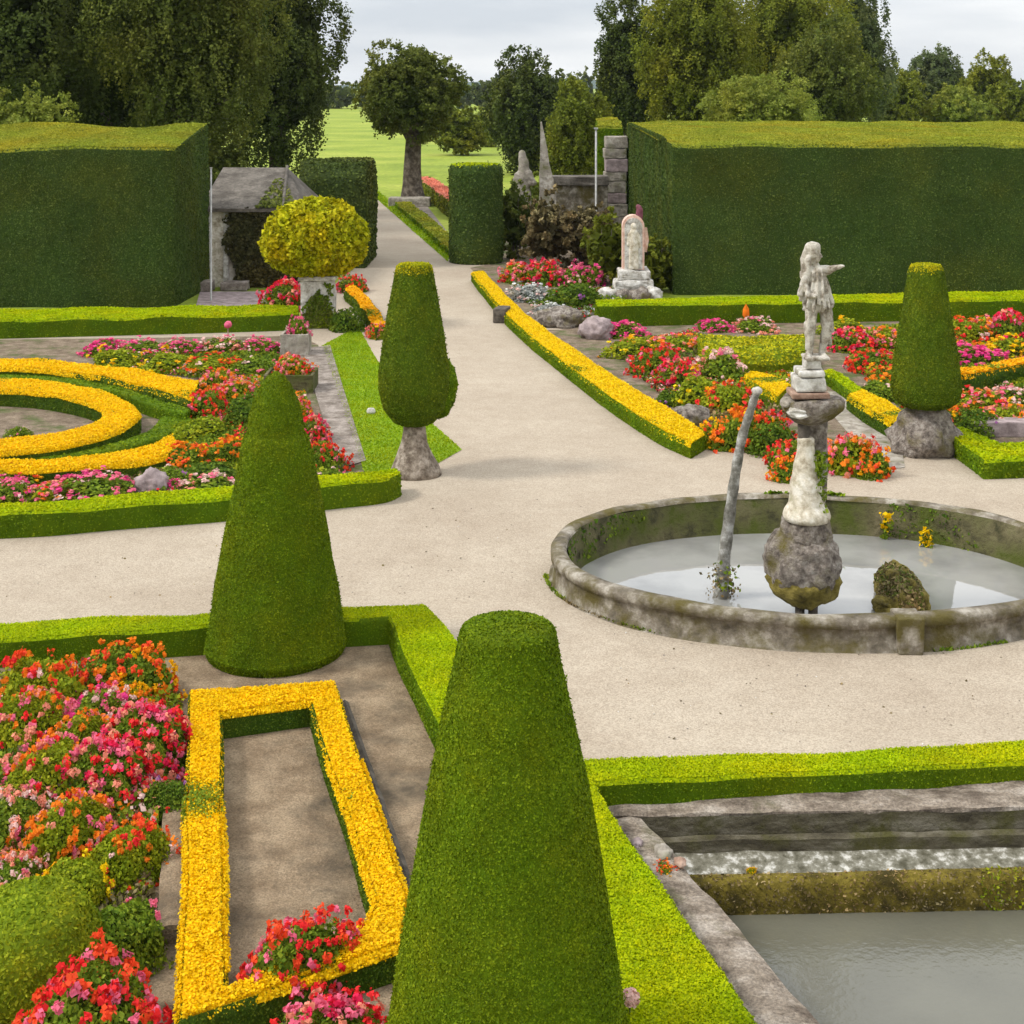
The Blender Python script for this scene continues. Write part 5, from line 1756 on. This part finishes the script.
for a in [
    ('sparse', 42, 712, 92, 626, 'tall yellow-green bush dotted with orange-red, tight against the low hedge'),
    ('orange', 132, 700, 84, 620, 'bush of orange flowers standing against the low hedge nearest the rounded cone'),
    ('pink', 96, 738, 70, 672, 'pink-flowered bush between the orange bush and the crimson mass'),
    ('redlight', 30, 752, 80, 684, 'light red and pink bush at the picture edge below the dotted tall bush'),
    ('orangepink', 84, 764, 74, 700, 'orange and salmon bush in the heart of the deep bed'),
    ('amber', 122, 724, 50, 676, 'dense amber bush between the pink bush and the big crimson one'),
    ('crimson', 146, 768, 88, 682, 'big crimson bush close to the yellow frame corner'),
    ('crimson', 106, 806, 92, 718, 'crimson bush directly below the big crimson one'),
    ('deep', 166, 818, 52, 738, 'dark green bush with few flowers touching the yellow frame'),
    ('redlight', 44, 806, 86, 732, 'light red bush between crimson mass and picture edge'),
    ('dusty', 14, 838, 80, 758, 'dusty pink bush half cut by the picture edge, above the striped mound'),
    ('orangepink', 70, 856, 88, 770, 'loose orange-pink bush in front of the light red one'),
    ('sparse', 126, 874, 80, 786, 'thin yellow-green bush with scattered red flowers above the soil kerb'),
    ('dusty', 8, 900, 64, 806, 'low dusty pink bush just behind the yellowish mound'),
    ('lime', 66, 906, 76, 812, 'yellow-green bush between mound and green bush'),
    ('green', 110, 962, 102, 846, 'rounded green bush with a pair of pink flower heads beside the stone kerb'),
    ('red', 84, 1062, 142, 948, 'bright red bush at the lowest corner of the bed'),
]:
    plant(*a, G1)
plant('red', 306, 986, 104, 884, 'lone red bush inside the yellow rectangle', 'red bushes near the yellow frame')
plant('crimson', 334, 1085, 128, 990, 'pink-red bush outside the yellow rectangle, beside the tall cone', 'red bushes near the yellow frame')
# striped yellowish mound
q = P(30, 985)
topiary('clipped_mound', [(0.50, 0), (0.55, 0.15), (0.52, 0.42), (0.40, 0.62), (0.2, 0.72), (0.003, 0.75)], q, 0.035, 3600, 'limeleaf', 'yellowish clipped leafy mound between green bush and bright red bush', 'bush', seed=88, wob=0.05)

G2 = 'bedding plants of the ringed parterre'
for a in [
    ('magenta', 104, 354, 40, 340, 'magenta clump at the path end of the far pink row, by the bare soil'),
    ('pink', 142, 354, 42, 340, 'pink clump second in the far row below the low hedge'),
    ('pink', 182, 353, 42, 338, 'pink clump third in the far row below the low hedge'),
    ('dusty', 222, 352, 44, 336, 'pale pink clump fourth in the far row below the low hedge'),
    ('pink', 260, 351, 40, 335, 'pink clump at the end of the far row beside the stone block'),
    ('lime', 118, 366, 50, 350, 'yellow-green clump under the magenta clump'),
    ('lime', 166, 370, 52, 352, 'yellow-green clump in front of the third pink clump'),
    ('sparse', 212, 372, 50, 354, 'mixed red and green clump behind the outer yellow arc end'),
    ('green', 256, 374, 48, 352, 'green leafy clump between the far pink row and the planter'),
    ('orangepink', 216, 392, 36, 364, 'orange-salmon upright clump at the end of the outer yellow arc'),
    ('red', 206, 416, 38, 380, 'upright red clump touching the end of the yellow arc'),
    ('redlight', 232, 400, 40, 374, 'light red clump behind the rounded cone tip'),
    ('plaindeep', 246, 424, 46, 388, 'dark leafy bush beside the rounded cone tip'),
    ('plain', 200, 436, 60, 420, 'flat pale green clump inside the curve of dark hedge arc'),
    ('orange', 184, 466, 50, 438, 'orange clump beside the lower yellow arc end'),
    ('orange', 226, 462, 46, 432, 'brighter orange clump next to the flank of the rounded cone'),
    ('deep', 212, 482, 58, 456, 'dark leafy clump with single flowers near the curving low hedge'),
    ('green', 168, 484, 50, 462, 'green clump with pink heads before the lower yellow arc'),
    ('dusty', 212, 494, 58, 482, 'pale pink low mat along the curving hedge beside the cone'),
    ('magenta', 172, 494, 24, 478, 'small rounded dark pink heather by the grey stone'),
    ('pink', 96, 498, 70, 484, 'pink mat along the curving hedge below the lower arc'),
    ('redlight', 46, 498, 48, 484, 'red-pink mat along the curving hedge, between two pink mats'),
    ('pink', 8, 500, 46, 476, 'pink clump at the picture edge along the curving hedge'),
    ('orange', 30, 482, 50, 464, 'orange-yellow clump at the start of the lower yellow arc'),
    ('lime', 4, 486, 40, 466, 'lime clump at the picture edge beside the orange-yellow one'),
    ('green', 18, 436, 24, 424, 'small green tuft inside the gravel of the yellow ring'),
    ('redlight', 296, 420, 34, 384, 'light red clump between rounded cone and stone path, near the planter'),
    ('crimson', 310, 442, 34, 402, 'crimson clump midway along the stone path edge'),
    ('red', 324, 468, 38, 426, 'bright red clump at the low end of the stone path'),
    ('green', 330, 486, 42, 464, 'green clump between stone path end and curving hedge'),
    ('plain', 372, 484, 40, 472, 'low pale clump in the tip between lawn and curving hedge'),
]:
    plant(*a, G2)
G3 = 'bedding plants of the long border'
for a in [
    ('redlight', 520, 282, 36, 256, 'light red bush at the far tip of border next to the topiary drum'),
    ('crimson', 548, 284, 40, 258, 'crimson-pink bush second from the topiary drum'),
    ('pink', 582, 286, 42, 260, 'pink bush closest to the white stele'),
    ('deep', 572, 306, 54, 276, 'dark leafy bush below the pink bushes near the stele'),
    ('silver', 530, 300, 40, 280, 'silvery-grey clump between yellow edging and dark leafy bush'),
    ('silver', 552, 316, 36, 300, 'smaller silvery clump beside the rough stones'),
    ('magenta', 618, 336, 44, 318, 'low magenta cushion beside the low hedge end'),
    ('lime', 634, 356, 52, 334, 'yellow-green clump below the magenta cushion'),
    ('red', 658, 374, 44, 342, 'red clump in the border above the stony strip'),
    ('crimson', 682, 388, 44, 356, 'crimson clump centre of border, left of the dusty pink one'),
    ('orangepink', 672, 350, 50, 332, 'orange-pink clump along the pale grass behind the border'),
    ('lime', 696, 404, 56, 370, 'yellow-green clump with gold dots in the middle of border'),
    ('dusty', 722, 384, 54, 346, 'tall dusty pink clump beside the yellow-green hedge block'),
    ('deep', 672, 404, 30, 386, 'small dark clump beside the grey stone of the border'),
    ('sparse', 728, 412, 50, 376, 'thin green clump with orange-red dots behind the pipe'),
    ('gold', 712, 446, 34, 418, 'gold clump at the end of the long yellow edging'),
    ('orange', 738, 446, 56, 396, 'large orange clump beside the water pipe'),
    ('red', 764, 440, 44, 396, 'red clump just behind the water pipe top'),
    ('plaindeep', 772, 452, 46, 416, 'dark green bush between water pipe and cream vase'),
    ('red', 790, 468, 40, 414, 'red and green clump hugging the cream vase at the gravel'),
    ('orange', 790, 480, 34, 446, 'small orange clump low beside the cream vase'),
    ('redlight', 848, 470, 56, 424, 'light red bush on the gravel edge beyond the vase'),
    ('orange', 868, 474, 44, 440, 'orange clump between light red bush and stone block'),
    ('magenta', 712, 330, 34, 320, 'small magenta clump in front of the low hedge, behind the hedge block'),
    ('dusty', 756, 331, 40, 321, 'pale pink clump in front of the low hedge near the statue'),
    ('crimson', 852, 350, 40, 326, 'crimson clump just beyond the statue legs'),
    ('orangepink', 876, 348, 44, 322, 'orange-pink clump behind the cone topiary flank'),
    ('red', 872, 370, 44, 344, 'red clump between paved walk and cone topiary'),
    ('orange', 892, 388, 44, 362, 'orange clump touching the cone topiary near its foot'),
    ('green', 876, 398, 40, 376, 'green clump along the paved walk'),
    ('lime', 846, 334, 46, 320, 'yellow-green clump behind the crimson clump by the statue'),
    ('sparse', 966, 340, 46, 314, 'thin mixed clump behind the cone topiary, by the low hedge'),
    ('crimson', 1010, 340, 42, 308, 'tall crimson clump near the picture edge under the low hedge'),
    ('orangepink', 990, 330, 40, 312, 'orange-pink clump between thin clump and tall crimson clump'),
    ('magenta', 974, 364, 56, 340, 'magenta clump behind the orange-yellow edging'),
    ('gold', 1010, 356, 50, 334, 'gold clump below the tall crimson clump'),
    ('lime', 958, 362, 30, 344, 'lime clump between cone topiary and magenta clump'),
    ('redlight', 976, 412, 56, 384, 'light red clump in front of the orange-yellow edging'),
    ('dusty', 1014, 410, 60, 384, 'pale pink mass at the picture edge before the yellow edging'),
    ('orange', 948, 430, 46, 402, 'orange clump beside the foot of cone topiary'),
    ('deep', 972, 434, 50, 402, 'dark leafy clump next to the bright hedge corner'),
    ('orangepink', 1002, 428, 48, 398, 'orange-salmon clump behind the purple stone'),
    ('lime', 1022, 424, 36, 400, 'lime clump at the picture edge behind the purple stone'),
]:
    plant(*a, G3)
G4 = 'flowers round the golden bush'
for a in [
    ('crimson', 284, 310, 40, 276, 'deep red clump next to the white pedestal on the terrace side'),
    ('red', 352, 292, 26, 262, 'red flower head leaning out behind the white pedestal'),
    ('redlight', 378, 338, 22, 316, 'small light red clump at the end of the dull yellow edging'),
    ('plaindeep', 346, 330, 34, 300, 'dark green clump at the foot of white pedestal'),
]:
    plant(*a, G4)
# orange coping flowers by the pond
plant('orange', 664, 878, 26, 866, 'flat patch of vivid orange flowers on the pond coping', None)
e = plant('gold', 752, 872, 10, 858, 'tiny yellow flower tuft on top of the mossy pond wall', None)
e.location = (*P(752, 871, -0.28), -0.30)
# shrubs of the far shrubbery
for (x, y, wd, yt, mt, lb, sd) in [(548, 268, 60, 196, 'dryleaf', 'dry brown shrub of thin upright stems before the ruined wall', 101), (586, 266, 64, 204, 'dryleaf', 'second dry tawny shrub, next to the slim post', 102),
                                   (516, 258, 50, 182, 'oak', 'olive shrub leaning against the topiary drum', 103), (608, 284, 60, 214, 'midleaf', 'fresh green shrub beside the white stele', 104),
                                   (652, 292, 50, 236, 'midleaf', 'green shrub between the white stele and tall hedge', 105), (530, 225, 44, 176, 'paleleaf', 'bright green shrub below the eroded stone figure', 106)]:
    X, Y = P(x, y)
    k = Y / F
    e = empty('shrub', (X, Y, 0), lb, 'shrub', 'shrubs round the ruins')
    mb = MB()
    h = (y - yt) * k
    crown(mb, (X, Y, h * 0.5), (wd * k / 2, wd * k / 2, h * 0.52), M[mt], 9000, 0.13, 26, (0.3, 0.46), -0.7, sd, -1)
    mb.build('foliage', e, loc=(X, Y, 0))
    mb = MB()
    for i in range(9):
        an = 2 * math.pi * i / 9
        tube(mb, [(X + .1 * math.cos(an), Y + .1 * math.sin(an), 0), (X + .5 * wd * k * .5 * math.cos(an), Y + .5 * wd * k * .5 * math.sin(an), h * 0.8)], [0.03, 0.012], M['bark'], 6)
    mb.build('stems', e, loc=(X, Y, 0))

# ---------------------------------------------------------------- stones, planters, kerbs
def stone(name, x, yb, size, mat, label, seed, cat='stone', group=None):
    q = P(x, yb)
    mb = MB()
    rock(mb, (q[0], q[1], size[2] * 0.5), size, M[mat], 0.3, 4, seed, 1.6, flat=-size[2] * 0.5)
    return tag(mb.build(name, loc=(q[0], q[1], 0)), label, cat, group)


stone('border_stone', 153, 494, (0.30, 0.24, 0.26), 'purplestone', 'rounded grey-pink stone beside the curving hedge', 51)
stone('border_stone', 690, 426, (0.42, 0.3, 0.28), 'rock', 'grey-brown stone on the stony strip behind the yellow edging', 52)
stone('border_stone', 560, 326, (0.75, 0.5, 0.36), 'rock', 'long rough tan stone at the turn of the yellow edging', 53)
stone('border_stone', 596, 338, (0.45, 0.4, 0.4), 'purplestone', 'grey-pink stone next to the low magenta cushion', 54)
mb = MB()
q = P(503, 322)
box(mb, (q[0] - 0.22, q[1] - 0.3, 0), (q[0] + 0.16, q[1] + 0.5, 0.42), M['darkstone'], 0.03, rot=-0.2, jit=0.03)
tag(mb.build('kerb_block'), 'dark stone block at the bend of the long yellow edging', 'stone block')
mb = MB()
q = P(1010, 436)
box(mb, (q[0] - 0.75, q[1] - 0.15, 0), (q[0] + 1.3, q[1] + 0.35, 0.30), M['purplestone'], 0.03, jit=0.02)
tag(mb.build('stone_slab'), 'purple-grey stone slab behind the bright hedge corner', 'stone slab')
mb = MB()
q = P(170, 945)
q2 = P(176, 812)
slab_strip(mb, (q[0] - .10, q[1]), (q2[0] - .12, q2[1]), (1, 0), 0.28, 0.0, 0.16, M['soil'], 14, 0.02, 3)
tag(mb.build('stone_kerb'), 'dark flat stone kerb beside the yellow frame, next to green bush', 'kerb')
mb = MB()
q0, q1 = P(338, 684, .26), P(410, 890, .26)
slab_strip(mb, (q0[0] + .03, q0[1]), (q1[0] + .03, q1[1]), (1, 0), 0.09, 0.0, 0.09, M['darkstone'], 24, 0.015, 2)
tag(mb.build('edging_strip'), 'thin dark edging strip along the outer flank of the yellow frame', 'kerb')


def planter(x, yb, wd, hh, dp, mat, label, kind, plabel):
    q = P(x, yb)
    e = empty('stone_planter', (q[0], q[1], 0), label, 'planter')
    mb = MB()
    t = 0.07
    for lo, hi in (((-wd, 0, 0), (wd, t, hh)), ((-wd, dp - t, 0), (wd, dp, hh)), ((-wd, t + .003, 0), (-wd + t, dp - t - .003, hh)), ((wd - t, t + .003, 0), (wd, dp - t - .003, hh))):
        box(mb, (q[0] + lo[0], q[1] + lo[1], lo[2]), (q[0] + hi[0], q[1] + hi[1], hi[2]), M[mat], 0.012)
    mb.build('trough', e, loc=(q[0], q[1], 0))
    mb = MB()
    box(mb, (q[0] - wd + t + .01, q[1] + t + .01, 0), (q[0] + wd - t - .01, q[1] + dp - t - .01, hh - 0.05), M['bedsoil'])
    mb.build('soil', e, loc=(q[0], q[1], 0))
    lm, pt, cv = KINDS[kind]
    fol, blo = plant_meshes(kind, lm, pt, 'far', cv, 0)
    pe = empty('flowering_bush', (q[0] + 0.05, q[1] + dp * 0.5, hh - 0.06), plabel, 'flowering bush', None)
    pe.scale = (wd * 0.75, dp * 0.4, 0.42)
    for nm, me in (('foliage', fol), ('blossoms', blo)):
        o = bpy.data.objects.new(nm, me)
        COL.objects.link(o)
        o.parent = pe


planter(288, 394, 0.56, 0.42, 1.0, 'rimmoss', 'dark mossy stone trough planter beside the stone path', 'redlight', 'salmon-red plant growing in the mossy trough planter')
planter(294, 356, 0.36, 0.55, 0.7, 'stone', 'pale stone box planter at the low hedge end', 'pink', 'pink plant in the pale stone box planter')
mb = MB()
X, Y = P(746, 330)
tube(mb, [(X, Y, 0), (X, Y, 0.35)], [0.015, 0.015], M['stump'], 6)
V, Fs = lathe([(0.02, 0.3), (0.10, 0.42), (0.09, 0.6), (0.003, 0.75)], 10, 0, 0, X, Y)
mb.add(V, Fs, PET['orange'])
tag(mb.build('flower_spike', loc=(X, Y, 0)), 'single orange flower spike in front of the low hedge', 'flower')
mb = MB()
X, Y = P(228, 340)
tube(mb, [(X, Y, 0), (X, Y, 0.36)], [0.02, 0.02], M['terracotta'], 6)
rock(mb, (X, Y, 0.42), (0.11, 0.11, 0.10), PET['pink'], 0.2, 2, 3)
tag(mb.build('flower_spike', loc=(X, Y, 0)), 'single pink flower on a bare stalk in front of the lime-topped hedge', 'flower')
mb = MB()
X, Y = P(371, 414)
V, Fs = lathe([(0.08, 0), (0.10, 0.06), (0.07, 0.12), (0.003, 0.13)], 12, 0.05, 2, X, Y)
mb.add(V, Fs, M['white'])
tag(mb.build('garden_light', loc=(X, Y, 0)), 'small white low dome lying on the bright lawn strip', 'dome')
mb = MB()
X, Y = P(630, 1010, 0.34)
tube(mb, [(X, Y, 0.30), (X, Y, 0.40)], [0.008, 0.008], M['bedleaf'], 6)
n_ = 160
dq = sphere_dirs(n_)
pq = np.array([X, Y, .43]) + dq * [.06, .06, .05]
leaves(mb, pq, dq, 0.032, PET['palepink'], 0.3, 0.5)
tag(mb.build('pink_flower', loc=(X, Y, 0.35)), 'pale pink flower head tucked against the tall cone on the hedge band', 'flower')

# ---------------------------------------------------------------- litter on the gravel
n_ = 9000
pp = np.stack([rng.uniform(-8, 11, n_), 13 + 17 * rng.random(n_) ** 1.3, np.full(n_, 0.010)], 1)
pxs, pys = 512 + pp[:, 0] * F / pp[:, 1], HOR + (CAMZ) * F / pp[:, 1]
ok = ((pys < 600) | (pxs > 600)) & (pys < 745) & (((pp[:, 0] - FC[0]) / (FA + .1)) ** 2 + ((pp[:, 1] - FC[1]) / (FB + .1)) ** 2 > 1) & (pys > 500 - 0.0 * pxs) & ~((pxs < 420) & (pys < 545))
pp = pp[ok]
mb = MB()
for m, lo_, hi_, sz in (('rock', 0.0, 0.55, 0.020), ('white', 0.55, 0.85, 0.018), ('dryleaf', 0.85, 1.0, 0.035)):
    h_ = rng.random(len(pp))
    kk = (h_ >= lo_) & (h_ < hi_) & (rng.random(len(pp)) < 0.35)
    leaves(mb, pp[kk], np.tile([0, 0, 1.0], (kk.sum(), 1)), sz, M[m], 0.1, 0.42)
tag(mb.build('gravel_litter'), kind='stuff')
mb = MB()
a_ = rng.uniform(0, 2 * math.pi, 2600)
pp = np.stack([FC[0] + (FA + .07 + .05 * rng.random(2600)) * np.cos(a_), FC[1] + (FB + .07 + .05 * rng.random(2600)) * np.sin(a_), np.full(2600, 0.01)], 1)
kk = nz(pp, 2.2, 41, 3) > 0.1
leaves(mb, pp[kk], np.tile([0, 0, 1.0], (kk.sum(), 1)), 0.05, M['dryleaf'], 1.2, 0.2)
kk = nz(pp, 2.7, 43, 3) > 0.45
leaves(mb, pp[kk], np.tile([0, 0, 1.0], (kk.sum(), 1)), 0.06, M['bedleaf'], 1.3, 0.2)
tag(mb.build('grass'), kind='stuff')
